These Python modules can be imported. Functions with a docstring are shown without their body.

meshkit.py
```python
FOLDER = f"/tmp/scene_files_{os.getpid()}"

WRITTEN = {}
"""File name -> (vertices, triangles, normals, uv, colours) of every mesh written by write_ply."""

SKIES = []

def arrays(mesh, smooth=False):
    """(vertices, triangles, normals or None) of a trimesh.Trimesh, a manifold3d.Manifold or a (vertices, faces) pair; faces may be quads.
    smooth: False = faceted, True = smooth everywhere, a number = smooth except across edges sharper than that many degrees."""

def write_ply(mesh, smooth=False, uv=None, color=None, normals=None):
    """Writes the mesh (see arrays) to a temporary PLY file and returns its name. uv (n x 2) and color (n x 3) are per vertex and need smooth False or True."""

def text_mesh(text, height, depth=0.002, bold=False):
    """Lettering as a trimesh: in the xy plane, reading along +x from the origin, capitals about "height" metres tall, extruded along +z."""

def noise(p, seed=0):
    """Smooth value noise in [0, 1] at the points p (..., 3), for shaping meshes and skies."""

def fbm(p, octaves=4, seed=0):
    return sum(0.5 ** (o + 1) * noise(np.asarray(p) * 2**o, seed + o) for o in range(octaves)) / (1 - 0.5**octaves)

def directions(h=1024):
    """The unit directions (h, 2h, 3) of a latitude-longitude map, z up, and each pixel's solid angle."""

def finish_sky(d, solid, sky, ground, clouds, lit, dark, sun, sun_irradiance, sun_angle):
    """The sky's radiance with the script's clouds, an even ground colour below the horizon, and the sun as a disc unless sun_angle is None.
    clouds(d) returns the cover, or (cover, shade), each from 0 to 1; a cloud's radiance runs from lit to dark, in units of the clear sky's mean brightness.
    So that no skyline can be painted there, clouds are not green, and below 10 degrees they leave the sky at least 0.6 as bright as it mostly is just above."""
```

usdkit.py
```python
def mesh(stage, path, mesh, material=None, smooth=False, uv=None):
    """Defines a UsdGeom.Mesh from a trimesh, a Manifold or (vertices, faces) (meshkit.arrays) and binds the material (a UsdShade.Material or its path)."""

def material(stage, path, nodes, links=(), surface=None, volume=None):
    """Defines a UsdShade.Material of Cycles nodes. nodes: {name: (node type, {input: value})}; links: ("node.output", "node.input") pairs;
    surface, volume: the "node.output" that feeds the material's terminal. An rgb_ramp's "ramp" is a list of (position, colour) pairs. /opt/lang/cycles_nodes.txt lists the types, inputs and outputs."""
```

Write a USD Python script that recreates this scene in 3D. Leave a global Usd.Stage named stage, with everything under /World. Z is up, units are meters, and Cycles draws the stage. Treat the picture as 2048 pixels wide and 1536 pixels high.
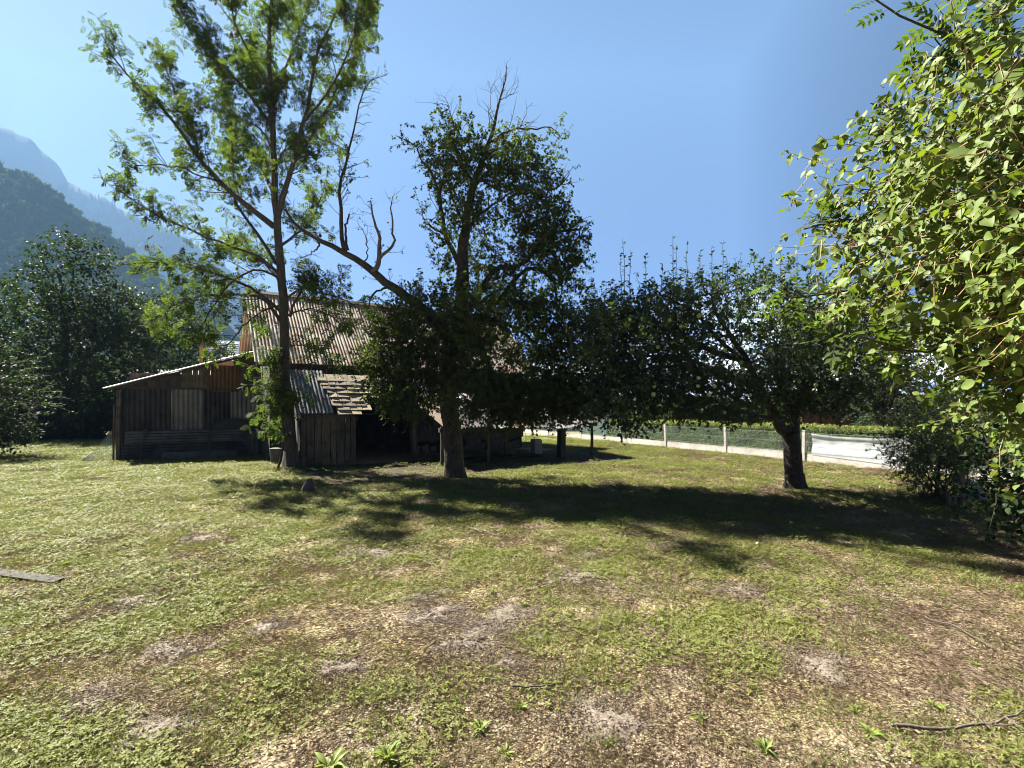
import math
import numpy as np
from pxr import Gf, Sdf, Usd, UsdGeom, UsdLux, UsdShade, Vt
import meshkit
import usdkit

stage = Usd.Stage.CreateInMemory()
UsdGeom.SetStageUpAxis(stage, "Z")
UsdGeom.SetStageMetersPerUnit(stage, 1.0)
UsdGeom.Xform.Define(stage, "/World")
UsdGeom.Scope.Define(stage, "/World/Looks")
_T = Sdf.ValueTypeNames

# ------------------------------------------------------------------ camera, sky, sun, exposure
H, F = 1.7, 1000.0                      # eye height; focal length in photo pixels (2048 wide)
SUN_AZ, SUN_EL = math.radians(-54), math.radians(46)
SKY_STRENGTH, SUN_INTENSITY, EXPOSURE = 0.05, 1.25, 2.95
HAZE = 0.000085

cam = UsdGeom.Camera.Define(stage, "/World/camera")
cam.AddTranslateOp().Set((0, 0, H))
cam.AddRotateXOp().Set(90)
cam.CreateHorizontalApertureAttr(36.0)
cam.CreateVerticalApertureAttr(27.0)
cam.CreateFocalLengthAttr(36.0 * F / 2048)
cam.CreateVerticalApertureOffsetAttr(36.0 * 44 / 2048)
cam.CreateExposureAttr(EXPOSURE)
cam.CreateClippingRangeAttr((0.05, 20000))

SUN = np.array([math.sin(SUN_AZ) * math.cos(SUN_EL), math.cos(SUN_AZ) * math.cos(SUN_EL), math.sin(SUN_EL)])
usdkit.material(stage, "/World/Looks/sky", {
    "s": ("sky_texture", {"sky_type": "single_scattering", "sun_disc": False, "sun_elevation": SUN_EL, "sun_rotation": SUN_AZ,
                          "altitude": 900.0, "air_density": 0.12, "aerosol_density": 0.15, "ozone_density": 1.8}),
    "b": ("background_shader", {"strength": SKY_STRENGTH}),
    "tc": ("texture_coordinate", {}),
    "sep": ("separate_xyz", {}),
    "m": ("mapping", {"scale": (2.2, 2.2, 7.0)}),
    "n": ("noise_texture", {"scale": 1.7, "detail": 7.0, "roughness": 0.58}),
    "lo": ("map_range", {"clamp": True, "from_min": 0.05, "from_max": 0.24, "to_min": 1.0, "to_max": 0.0}),
    "az": ("map_range", {"clamp": True, "from_min": 0.05, "from_max": 0.3, "to_min": 0.0, "to_max": 1.0}),
    "k": ("map_range", {"clamp": True, "from_min": 0.44, "from_max": 0.6, "to_min": 0.0, "to_max": 0.85}),
    "m1": ("math", {"math_type": "multiply"}), "m2": ("math", {"math_type": "multiply"}),
    "mx": ("mix_color", {"b": (7.0, 7.2, 7.6), "use_clamp": False}),
}, [("tc.generated", "sep.vector"), ("tc.generated", "m.vector"), ("m.vector", "n.vector"), ("n.fac", "k.value"), ("sep.z", "lo.value"),
    ("sep.x", "az.value"), ("k.result", "m1.value1"), ("lo.result", "m1.value2"), ("m1.value", "m2.value1"), ("az.result", "m2.value2"),
    ("m2.value", "mx.fac"), ("s.color", "mx.a"), ("mx.result", "b.color")], surface="b.background")
sky = UsdLux.DomeLight.Define(stage, "/World/sky")
sky.CreateIntensityAttr(1.0)
UsdShade.MaterialBindingAPI.Apply(sky.GetPrim()).Bind(UsdShade.Material.Get(stage, "/World/Looks/sky"))
sky.GetPrim().SetCustomDataByKey("kind", "structure")
sun = UsdLux.DistantLight.Define(stage, "/World/sun")
sun.CreateNormalizeAttr(True)
sun.CreateIntensityAttr(SUN_INTENSITY)
sun.CreateAngleAttr(0.53)
sun.CreateColorAttr((1.0, 0.94, 0.84))
_zx = SUN
_xx = np.cross([0, 0, 1.0], _zx); _xx /= np.linalg.norm(_xx)
_yx = np.cross(_zx, _xx)
sun.AddTransformOp().Set(Gf.Matrix4d(*_xx, 0, *_yx, 0, *_zx, 0, 0, 0, 0, 1))

# ------------------------------------------------------------------ helpers
def rngs(seed):
    return np.random.default_rng(seed)


def P(px, py, y):
    """The point at depth y seen at photo pixel (px, py): only used to take measurements off the photograph."""
    return np.array([(px - 1024) / F * y, y, H - (py - 812) / F * y])


_names = {}


def numbered(parent, name):
    k = _names.get((parent, name), 0)
    _names[(parent, name)] = k + 1
    return f"{parent}/{name}" + (f"_{k:03d}" if k else "")


def tag(prim, label=None, cat=None, group=None, kind=None):
    for k, v in (("label", label), ("category", cat), ("group", group), ("kind", kind)):
        if v:
            prim.SetCustomDataByKey(k, v)


def thing(name, label, cat, loc=(0, 0, 0), rotz=0.0, group=None):
    path = numbered("/World", name)
    x = UsdGeom.Xform.Define(stage, path)
    x.AddTranslateOp().Set(tuple(float(a) for a in loc))
    x.AddRotateZOp().Set(float(rotz))
    tag(x.GetPrim(), label, cat, group)
    return path


def part(parent, name, mesh, mat, smooth=False, label=None, kind=None):
    path = numbered(parent, name)
    m = usdkit.mesh(stage, path, mesh, mat, smooth)
    tag(m.GetPrim(), label, kind=kind)
    return path


def struct(name, mesh, mat, smooth=False, kind="structure", label=None, cat=None):
    path = numbered("/World", name)
    m = usdkit.mesh(stage, path, mesh, mat, smooth)
    tag(m.GetPrim(), label, cat, kind=kind)
    return path


class MB:
    def __init__(self):
        self.v, self.f, self.n = [], [], 0

    def add(self, mesh):
        v, f = np.asarray(mesh[0], float).reshape(-1, 3), np.asarray(mesh[1], int)
        if len(v) == 0:
            return self
        if f.shape[1] == 4:
            f = np.vstack([f[:, [0, 1, 2]], f[:, [0, 2, 3]]])
        self.v.append(v); self.f.append(f + self.n); self.n += len(v)
        return self

    def get(self, offset=None):
        v = np.vstack(self.v)
        return (v if offset is None else v - np.asarray(offset), np.vstack(self.f))


def box(c, s, rng=None, jit=0.0):
    q = np.array([[i, j, k] for i in (-.5, .5) for j in (-.5, .5) for k in (-.5, .5)]) * s + c
    if rng is not None:
        q = q + rng.uniform(-jit, jit, q.shape)
    f = [[0, 1, 3, 2], [4, 6, 7, 5], [0, 4, 5, 1], [2, 3, 7, 6], [0, 2, 6, 4], [1, 5, 7, 3]]
    return q, np.array(f)


def prism(poly, t):
    """A convex polygon (n x 3) pushed along the vector t."""
    a = np.asarray(poly, float); n = len(a); b = a + np.asarray(t, float)
    f = [[0, i, i + 1] for i in range(1, n - 1)] + [[n, n + i + 1, n + i] for i in range(1, n - 1)]
    for i in range(n):
        j = (i + 1) % n
        f += [[i, n + i, n + j], [i, n + j, j]]
    return np.vstack([a, b]), np.array(f)


def tubes(Pts, R, sides=4, cap=False):
    """n polylines of k points each (n, k, 3) with radii (n, k) as open tubes."""
    Pts = np.asarray(Pts, float); R = np.asarray(R, float)
    n, k, _ = Pts.shape
    if n == 0:
        return np.zeros((0, 3)), np.zeros((0, 3), int)
    t = np.gradient(Pts, axis=1)
    t /= np.linalg.norm(t, axis=2, keepdims=True) + 1e-12
    main = Pts[:, -1] - Pts[:, 0]
    main /= np.linalg.norm(main, axis=1, keepdims=True) + 1e-12
    ref = np.where(np.abs(main[:, 2:]) < 0.8, [0, 0, 1.0], [1.0, 0.13, 0])[:, None]
    a = np.cross(t, np.broadcast_to(ref, t.shape))
    a /= np.linalg.norm(a, axis=2, keepdims=True) + 1e-12
    b = np.cross(t, a)
    ang = np.arange(sides) * 2 * np.pi / sides
    v = Pts[:, :, None] + R[:, :, None, None] * (np.cos(ang)[None, None, :, None] * a[:, :, None] + np.sin(ang)[None, None, :, None] * b[:, :, None])
    i, j = np.meshgrid(np.arange(k - 1), np.arange(sides), indexing="ij")
    q = np.stack([i * sides + j, i * sides + (j + 1) % sides, (i + 1) * sides + (j + 1) % sides, (i + 1) * sides + j], -1).reshape(-1, 4)
    q = np.vstack([q[:, [0, 1, 2]], q[:, [0, 2, 3]]])
    if cap:
        e = (k - 1) * sides
        q = np.vstack([q] + [[[e, e + m, e + m + 1], [0, m + 1, m]] for m in range(1, sides - 1)])
    f = (q[None] + (np.arange(n) * k * sides)[:, None, None]).reshape(-1, 3)
    return v.reshape(-1, 3), f


def tube(pts, r, sides=8, cap=True):
    pts = np.asarray(pts, float)
    r = np.broadcast_to(np.asarray(r, float), (len(pts),))
    return tubes(pts[None], r[None], sides, cap)


def resample(pts, k, rough=0.0, rng=None):
    """A smooth curve through the given points as k points."""
    pts = np.asarray(pts, float)
    d = np.r_[0, np.cumsum(np.linalg.norm(np.diff(pts, axis=0), axis=1))]
    from scipy.interpolate import PchipInterpolator
    s = np.linspace(0, d[-1], k)
    out = np.stack([PchipInterpolator(d, pts[:, c])(s) for c in range(3)], 1)
    if rng is not None and rough:
        w = rng.normal(0, rough, out.shape); w[0] = 0
        out += w
    return out


def limb(pts, r0, r1, k=12, rough=0.0, rng=None):
    p = resample(pts, k, rough, rng)
    return p, r0 + (r1 - r0) * np.linspace(0, 1, k) ** 0.8


def unit(a):
    return a / (np.linalg.norm(a, axis=-1, keepdims=True) + 1e-12)


def children(Pts, R, per_m, length, angle, rng, up=0.15, curve=0.15, noise=0.05, tmin=0.15, k=5, taper=0.35, rad=0.014, falloff=0.5):
    """Side branches: Pts (n, m, 3), R (n, m). Returns (c, k, 3), (c, k)."""
    n, m, _ = Pts.shape
    L = np.linalg.norm(np.diff(Pts, axis=1), axis=2).sum(1)
    cnt = np.floor(L * per_m + rng.random(n)).astype(int)
    idx = np.repeat(np.arange(n), cnt)
    c = len(idx)
    t = tmin + (1 - tmin) * rng.random(c)
    s = t * (m - 1); i = np.minimum(s.astype(int), m - 2); fr = (s - i)[:, None]
    p0 = Pts[idx, i] * (1 - fr) + Pts[idx, i + 1] * fr
    pr = R[idx, i] * (1 - fr[:, 0]) + R[idx, i + 1] * fr[:, 0]
    tan = unit(Pts[idx, i + 1] - Pts[idx, i])
    rnd = rng.normal(size=(c, 3)); perp = unit(rnd - (rnd * tan).sum(1, keepdims=True) * tan)
    ang = rng.uniform(*angle, size=c)[:, None]
    d = unit(tan * np.cos(ang) + perp * np.sin(ang) + np.array([0, 0, up]))
    ln = rng.uniform(*length, size=c) * (1 - falloff * t)
    u = np.linspace(0, 1, k)
    C = p0[:, None] + d[:, None] * (u[None, :, None] * ln[:, None, None])
    C[:, :, 2] += curve * ln[:, None] * u[None] ** 2
    w = rng.normal(0, 1, C.shape) * (noise * ln[:, None, None] * u[None, :, None])
    C += np.cumsum(w, axis=1) * 0.6
    r0 = np.minimum(pr * 0.7, ln * rad + 0.002)
    CR = r0[:, None] * (1 - (1 - taper) * u[None])
    return C, CR


RHOMB = (np.array([[0, 0, 0], [.42, .29, .07], [1, 0, -.05], [.42, -.29, .07]]), np.array([[0, 1, 2], [0, 2, 3]]))
NARROW = (np.array([[0, 0, 0], [.45, .17, .05], [1, 0, -.06], [.45, -.17, .05]]), np.array([[0, 1, 2], [0, 2, 3]]))
OVATE = (np.array([[0, 0, 0], [.16, .28, .05], [.46, .38, .07], [.8, .2, .02], [1.02, 0, -.1], [.8, -.2, .02], [.46, -.38, .07], [.16, -.28, .05], [.46, 0, -.02]]),
         np.array([[0, 8, 1], [1, 8, 2], [2, 8, 3], [3, 8, 4], [4, 8, 5], [5, 8, 6], [6, 8, 7], [7, 8, 0]])[:, ::-1])


def pinnate(pairs=4, leaflet=0.36, wide=0.155, droop=0.12):
    v, f = [], []
    for i in range(pairs):
        x = 0.22 + 0.62 * i / (pairs - 1)
        for s in (-1, 1):
            d = np.array([0.55, s * 0.83, -0.10]); w = np.array([-s * 0.83, 0.55, 0.0]) * s
            b = np.array([x, 0, -droop * x * x])
            ln = leaflet * (1 - 0.25 * abs(i - 1.5) / 2)
            q = np.array([b, b + d * ln * .45 + w * wide * .5 + [0, 0, .02], b + d * ln, b + d * ln * .45 - w * wide * .5 + [0, 0, .02]])
            f += [[len(v), len(v) + 1, len(v) + 2], [len(v), len(v) + 2, len(v) + 3]]; v += list(q)
    b = np.array([.84, 0, -droop * .7])
    q = np.array([b, b + [.16, wide * .5, .02], b + [.36, 0, -.05], b + [.16, -wide * .5, .02]])
    f += [[len(v), len(v) + 1, len(v) + 2], [len(v), len(v) + 2, len(v) + 3]]; v += list(q)
    q = np.array([[0, .007, 0], [.9, .004, -droop * .75], [.9, -.004, -droop * .75], [0, -.007, 0]])
    f += [[len(v), len(v) + 1, len(v) + 2], [len(v), len(v) + 2, len(v) + 3]]; v += list(q)
    return np.array(v), np.array(f)


PINNATE = pinnate()
_kv, _kf = [], []
for _i in range(9):
    _a = _i * 2.4; _b = np.array([.06 * math.cos(_a), .06 * math.sin(_a), -.1 * (_i % 3)])
    _d = np.array([.22 * math.cos(_a), .22 * math.sin(_a), -.55]); _w = np.array([-math.sin(_a), math.cos(_a), 0]) * .075
    _kf += [[len(_kv), len(_kv) + 1, len(_kv) + 2], [len(_kv), len(_kv) + 2, len(_kv) + 3]]
    _kv += [_b, _b + _d * .6 + _w, _b + _d, _b + _d * .6 - _w]
KEYS = (np.array(_kv), np.array(_kf))


def leaves(pos, d, nrm, size, shape):
    """One leaf shape at each position: d its direction, nrm roughly its upper side."""
    v, f = shape
    d = unit(d); w = unit(np.cross(nrm, d)); n = np.cross(d, w)
    size = np.broadcast_to(size, (len(pos),))[:, None, None]
    out = pos[:, None] + size * (v[None, :, 0:1] * d[:, None] + v[None, :, 1:2] * w[:, None] + v[None, :, 2:3] * n[:, None])
    F = (f[None] + (np.arange(len(pos)) * len(v))[:, None, None]).reshape(-1, 3)
    return out.reshape(-1, 3), F


def on_twigs(C, n_per, rng, tmin=0.2, spread=0.9, droop=0.25, bias=(0, 0, 1.0), nj=0.6):
    """Places for leaves along twigs: (pos, direction, normal)."""
    c, k, _ = C.shape
    cnt = np.floor(n_per + rng.random(c)).astype(int)
    idx = np.repeat(np.arange(c), cnt)
    t = tmin + (1 - tmin) * rng.random(len(idx))
    s = t * (k - 1); i = np.minimum(s.astype(int), k - 2); fr = (s - i)[:, None]
    p = C[idx, i] * (1 - fr) + C[idx, i + 1] * fr
    tan = unit(C[idx, i + 1] - C[idx, i])
    r = rng.normal(size=p.shape); perp = unit(r - (r * tan).sum(1, keepdims=True) * tan)
    d = unit(tan * (1.1 - spread) + perp * spread + np.array([0, 0, -droop]))
    nrm = np.asarray(bias) + rng.normal(0, nj, p.shape)
    return p, d, nrm


def lobe(center, radii, n, rng, length=(.3, .7), shell=.55, rough=.35, seed=0, k=4, up=.1, bottom=-1.0):
    """Twigs through an uneven lobe of a crown, growing outwards."""
    d = unit(rng.normal(size=(n * 2, 3)))
    d = d[d[:, 2] > bottom][:n]
    n = len(d)
    rr = (shell + (1 - shell) * rng.random(n) ** .7) * (1 - rough + 2 * rough * meshkit.fbm(d * 2.1 + seed * 7.3, 3, seed))
    p = np.asarray(center) + d * np.asarray(radii) * rr[:, None]
    dirn = unit(d + rng.normal(0, .55, d.shape) + [0, 0, up])
    ln = rng.uniform(*length, size=n)
    u = np.linspace(0, 1, k)
    C = p[:, None] + dirn[:, None] * (ln[:, None, None] * (u - .35)[None, :, None])
    C[:, :, 2] -= .12 * ln[:, None] * u[None] ** 2
    C += rng.normal(0, .02, C.shape)
    return C, np.broadcast_to(.006 - .004 * u, (n, k)).copy()


# ------------------------------------------------------------------ materials
LK = "/World/Looks/"


def mat_leaf(name, colors, trans=.35, rough=.5, tcol=(1.25, 1.3, .55), spec=.3):
    n = {"g": ("geometry", {}), "r": ("rgb_ramp", {"ramp": colors}), "p": ("principled_bsdf", {"roughness": rough, "specular_ior_level": spec}),
         "mt": ("mix_color", {"blend_type": "multiply", "fac": 1.0, "b": tcol, "use_clamp": False}), "t": ("translucent_bsdf", {}), "x": ("mix_closure", {"fac": trans})}
    return usdkit.material(stage, LK + name, n, [("g.random_per_island", "r.fac"), ("r.color", "p.base_color"), ("r.color", "mt.a"), ("mt.result", "t.color"),
                                                 ("p.BSDF", "x.closure1"), ("t.BSDF", "x.closure2")], surface="x.closure")


def mat_noise(name, colors, scale=(8, 8, 8), detail=5.0, rough=.85, bump=.3, bdist=.02, spec=.25, metallic=0.0, big=None, coord="position", distort=0.0):
    """A noise ramp over positions, with the same noise as relief; big = (scale, colour, amount) stains on top."""
    n = {"g": ("geometry", {}), "m": ("mapping", {"scale": scale}), "n": ("noise_texture", {"scale": 1.0, "detail": detail, "roughness": .6, "distortion": distort}),
         "r": ("rgb_ramp", {"ramp": colors}), "b": ("bump", {"strength": bump, "distance": bdist}),
         "p": ("principled_bsdf", {"roughness": rough, "specular_ior_level": spec, "metallic": metallic})}
    l = [("g.position", "m.vector"), ("m.vector", "n.vector"), ("n.fac", "r.fac"), ("n.fac", "b.height"), ("b.normal", "p.normal")]
    if big:
        n |= {"n2": ("noise_texture", {"scale": big[0], "detail": 4.0, "roughness": .6}), "k": ("map_range", {"clamp": True, "from_min": .48, "from_max": .62, "to_min": 0.0, "to_max": big[2]}),
              "mx": ("mix_color", {"b": big[1]})}
        l += [("g.position", "n2.vector"), ("n2.fac", "k.value"), ("k.result", "mx.fac"), ("r.color", "mx.a"), ("mx.result", "p.base_color")]
    else:
        l += [("r.color", "p.base_color")]
    return usdkit.material(stage, LK + name, n, l, surface="p.BSDF")


M = {}
M["ash_leaf"] = mat_leaf("ash_leaf", [(0, (.045, .070, .015)), (.5, (.085, .115, .024)), (.85, (.14, .155, .034)), (1, (.20, .175, .05))], .55, .65, spec=.08)
M["pear_leaf"] = mat_leaf("pear_leaf", [(0, (.042, .062, .014)), (.6, (.08, .105, .022)), (.93, (.135, .145, .032)), (1, (.22, .18, .04))], .55, .6, spec=.12)
M["apple_leaf"] = mat_leaf("apple_leaf", [(0, (.030, .052, .020)), (.6, (.050, .078, .026)), (.95, (.085, .110, .035)), (1, (.13, .12, .04))], .36, .55, spec=.2)
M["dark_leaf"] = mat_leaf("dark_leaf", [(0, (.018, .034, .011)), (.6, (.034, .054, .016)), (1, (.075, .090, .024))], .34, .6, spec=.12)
M["dogwood_leaf"] = mat_leaf("dogwood_leaf", [(0, (.09, .13, .026)), (.3, (.16, .21, .042)), (.7, (.25, .285, .06)), (.95, (.33, .33, .08)), (1, (.44, .36, .075))], .40, .55, (1.3, 1.25, .35), .15)
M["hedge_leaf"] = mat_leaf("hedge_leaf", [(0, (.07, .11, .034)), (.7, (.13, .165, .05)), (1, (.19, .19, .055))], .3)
M["hedge_top_lit_leaf"] = mat_leaf("hedge_top_lit_leaf", [(0, (.14, .16, .028)), (.7, (.24, .24, .045)), (1, (.30, .26, .07))], .3)  # hedge top: sunlight painted in as a lighter, yellower leaf colour
M["fir_needle"] = mat_leaf("fir_needle", [(0, (.025, .045, .022)), (.7, (.045, .070, .030)), (1, (.07, .095, .035))], .2)
M["clover_leaf"] = mat_leaf("clover_leaf", [(0, (.12, .135, .035)), (.5, (.22, .225, .08)), (.85, (.32, .31, .14)), (1, (.40, .34, .18))], .35, .6, (1.2, 1.2, .55), .12)
M["grass_blade"] = mat_leaf("grass_blade", [(0, (.11, .13, .04)), (.45, (.19, .20, .075)), (.7, (.33, .29, .16)), (1, (.46, .39, .26))], .3, .6, (1.25, 1.2, .5), .12)
M["weed_leaf"] = mat_leaf("weed_leaf", [(0, (.14, .18, .04)), (1, (.24, .27, .07))], .4, .55, spec=.2)
M["straw"] = mat_leaf("straw", [(0, (.15, .11, .075)), (.3, (.34, .285, .205)), (.8, (.52, .46, .355)), (.97, (.62, .57, .47)), (1, (.46, .22, .10))], .1, .8, (1.05, 1.0, .85), .1)
M["ash_key"] = mat_leaf("ash_key", [(0, (.035, .028, .012)), (1, (.09, .075, .025))], .2, .7)
M["twig"] = mat_noise("twig", [(0, (.018, .014, .011)), (1, (.055, .045, .034))], (20, 20, 20), bump=.2)
M["red_stem"] = mat_noise("red_stem", [(0, (.12, .07, .035)), (1, (.26, .19, .10))], (20, 20, 20), bump=.1)
M["berry"] = mat_noise("berry", [(0, (.01, .01, .014)), (1, (.03, .02, .04))], (30, 30, 30), rough=.4, bump=0)
M["bark_ash"] = mat_noise("bark_ash", [(.25, (.013, .010, .007)), (.5, (.034, .028, .020)), (.75, (.065, .056, .042))], (22, 22, 5), bump=.8, bdist=.03, big=(3.0, (.028, .032, .013), .5))
M["bark_pear"] = mat_noise("bark_pear", [(.3, (.008, .006, .004)), (.5, (.024, .018, .012)), (.75, (.05, .040, .026))], (26, 26, 9), bump=1.0, bdist=.04, big=(4.0, (.055, .048, .018), .45))
M["bark_apple"] = mat_noise("bark_apple", [(.3, (.008, .006, .005)), (.5, (.02, .016, .012)), (.75, (.042, .035, .027))], (20, 20, 10), bump=.9, bdist=.03)
M["dead_wood"] = mat_noise("dead_wood", [(.25, (.03, .024, .018)), (.75, (.11, .09, .07))], (25, 25, 6), bump=.5)
M["soil"] = None
for i, (a, b, c) in enumerate([((.045, .036, .026), (.10, .08, .055), (.16, .13, .095)), ((.03, .024, .019), (.065, .053, .04), (.11, .09, .07)), ((.075, .058, .030), (.14, .11, .06), (.20, .16, .09))]):
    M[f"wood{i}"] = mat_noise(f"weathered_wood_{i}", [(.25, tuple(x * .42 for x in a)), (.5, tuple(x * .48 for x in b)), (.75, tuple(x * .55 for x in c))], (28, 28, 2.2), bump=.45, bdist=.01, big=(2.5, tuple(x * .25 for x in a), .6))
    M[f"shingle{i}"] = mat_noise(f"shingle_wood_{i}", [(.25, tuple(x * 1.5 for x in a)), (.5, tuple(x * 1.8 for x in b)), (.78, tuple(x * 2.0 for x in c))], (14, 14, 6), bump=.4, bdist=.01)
for i, (a, b, s) in enumerate([((.24, .20, .155), (.38, .33, .27), (.17, .10, .06)), ((.21, .165, .125), (.34, .285, .225), (.16, .09, .05)), ((.27, .235, .19), (.42, .37, .31), (.18, .11, .07))]):
    M[f"roof{i}"] = mat_noise(f"roof_sheet_{i}", [(.3, a), (.7, b)], (3, 3, 3), rough=.85, bump=.05, spec=.08, big=(1.6, s, .8))
M["wall_sheet_light"] = mat_noise("wall_sheet_light", [(.3, (.065, .062, .050)), (.7, (.125, .12, .10))], (4, 4, 1.5), rough=.75, bump=.08, big=(3.0, (.06, .05, .04), .6))
M["wall_sheet_dark"] = mat_noise("wall_sheet_dark", [(.3, (.013, .012, .011)), (.7, (.034, .031, .027))], (4, 4, 1.2), rough=.8, bump=.08, big=(2.0, (.008, .007, .007), .8))
M["rust_sheet"] = mat_noise("rust_sheet", [(.3, (.04, .022, .010)), (.7, (.08, .046, .018))], (5, 5, 2), rough=.85, bump=.1)
M["grey_sheet"] = mat_noise("grey_sheet", [(.3, (.03, .031, .031)), (.7, (.062, .062, .06))], (5, 5, 5), rough=.6, bump=.08, big=(2.2, (.025, .016, .011), .7))
M["zinc_sheet"] = mat_noise("zinc_sheet", [(.3, (.06, .068, .075)), (.7, (.13, .142, .15))], (5, 5, 5), rough=.75, bump=.05, spec=.15, big=(2.5, (.04, .036, .032), .6))
M["pale_sheet"] = mat_noise("pale_sheet", [(.3, (.42, .40, .37)), (.7, (.60, .58, .55))], (4, 4, 4), rough=.6, bump=.05)
M["concrete"] = mat_noise("concrete", [(.3, (.12, .115, .105)), (.7, (.2, .19, .175))], (9, 9, 9), bump=.25, bdist=.01, big=(2.5, (.22, .22, .19), .5))
M["kerb"] = mat_noise("kerb_concrete", [(.3, (.19, .18, .165)), (.7, (.30, .285, .26))], (9, 9, 9), bump=.25, bdist=.01, big=(1.5, (.36, .35, .31), .5))
M["stone"] = mat_noise("stone", [(.3, (.022, .019, .015)), (.7, (.06, .053, .042))], (7, 7, 7), bump=.5, bdist=.03)
M["wire"] = mat_noise("wire", [(0, (.20, .25, .23)), (1, (.30, .34, .32))], (5, 5, 5), rough=.5, bump=0)
M["green_net"] = mat_noise("green_net", [(.3, (.012, .03, .024)), (.7, (.022, .05, .04))], (6, 6, 6), bump=.1)
M["tarp"] = mat_noise("tarp", [(.3, (.21, .225, .235)), (.7, (.30, .315, .325))], (5, 5, 5), rough=.6, bump=.3, bdist=.03)
M["plastic"] = mat_noise("plastic_sheet", [(.3, (.10, .14, .155)), (.7, (.22, .26, .28))], (6, 6, 6), rough=.5, bump=.2)
M["render_grey"] = mat_noise("grey_render", [(.3, (.26, .25, .25)), (.7, (.34, .33, .33))], (4, 4, 4), bump=.1)
M["slate"] = mat_noise("slate", [(.3, (.28, .30, .33)), (.7, (.42, .44, .47))], (8, 8, 8), rough=.5, bump=.1)
M["red_wood"] = mat_noise("red_brown_wood", [(.3, (.022, .008, .006)), (.7, (.045, .016, .011))], (20, 20, 2), bump=.3)
M["ochre_wood"] = mat_noise("ochre_wood", [(.3, (.22, .11, .04)), (.7, (.34, .19, .08))], (20, 20, 2), bump=.3)
M["dark"] = mat_noise("dark_rubber", [(0, (.012, .012, .013)), (1, (.025, .025, .026))], (9, 9, 9), rough=.7, bump=.1)
M["pane"] = usdkit.material(stage, LK + "window_pane", {"f": ("fresnel", {"IOR": 1.5}), "t": ("transparent_bsdf", {"color": (.85, .9, .9)}), "g": ("glossy_bsdf", {"roughness": .05}), "x": ("mix_closure", {})},
                            [("f.fac", "x.fac"), ("t.BSDF", "x.closure1"), ("g.BSDF", "x.closure2")], surface="x.closure")
M["apple"] = mat_noise("apple_skin", [(.3, (.13, .17, .03)), (.7, (.23, .26, .06))], (14, 14, 14), rough=.35, bump=0, spec=.5)
M["bare_earth"] = mat_noise("bare_earth", [(.25, (.05, .039, .028)), (.5, (.105, .085, .064)), (.75, (.175, .148, .115))], (55, 55, 55), detail=6, bump=.8, bdist=.02)
M["rock"] = mat_noise("far_rock", [(.3, (.03, .033, .03)), (.55, (.05, .049, .046)), (.7, (.018, .026, .016))], (.012, .012, .02), detail=9, bump=.3, bdist=8, spec=.0, rough=1)
M["hill_green"] = mat_noise("hill_green", [(.3, (.04, .06, .022)), (.7, (.08, .11, .04))], (.12, .12, .12), detail=4, bump=.8, bdist=4, spec=.0, rough=1)
M["forest_crown"] = mat_leaf("forest_crown", [(0, (.06, .085, .03)), (.7, (.12, .15, .055)), (1, (.19, .21, .09))], .1, .9, spec=.05)
M["conifer"] = mat_leaf("conifer", [(0, (.014, .028, .015)), (1, (.028, .044, .022))], .05, .9, spec=.05)

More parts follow.
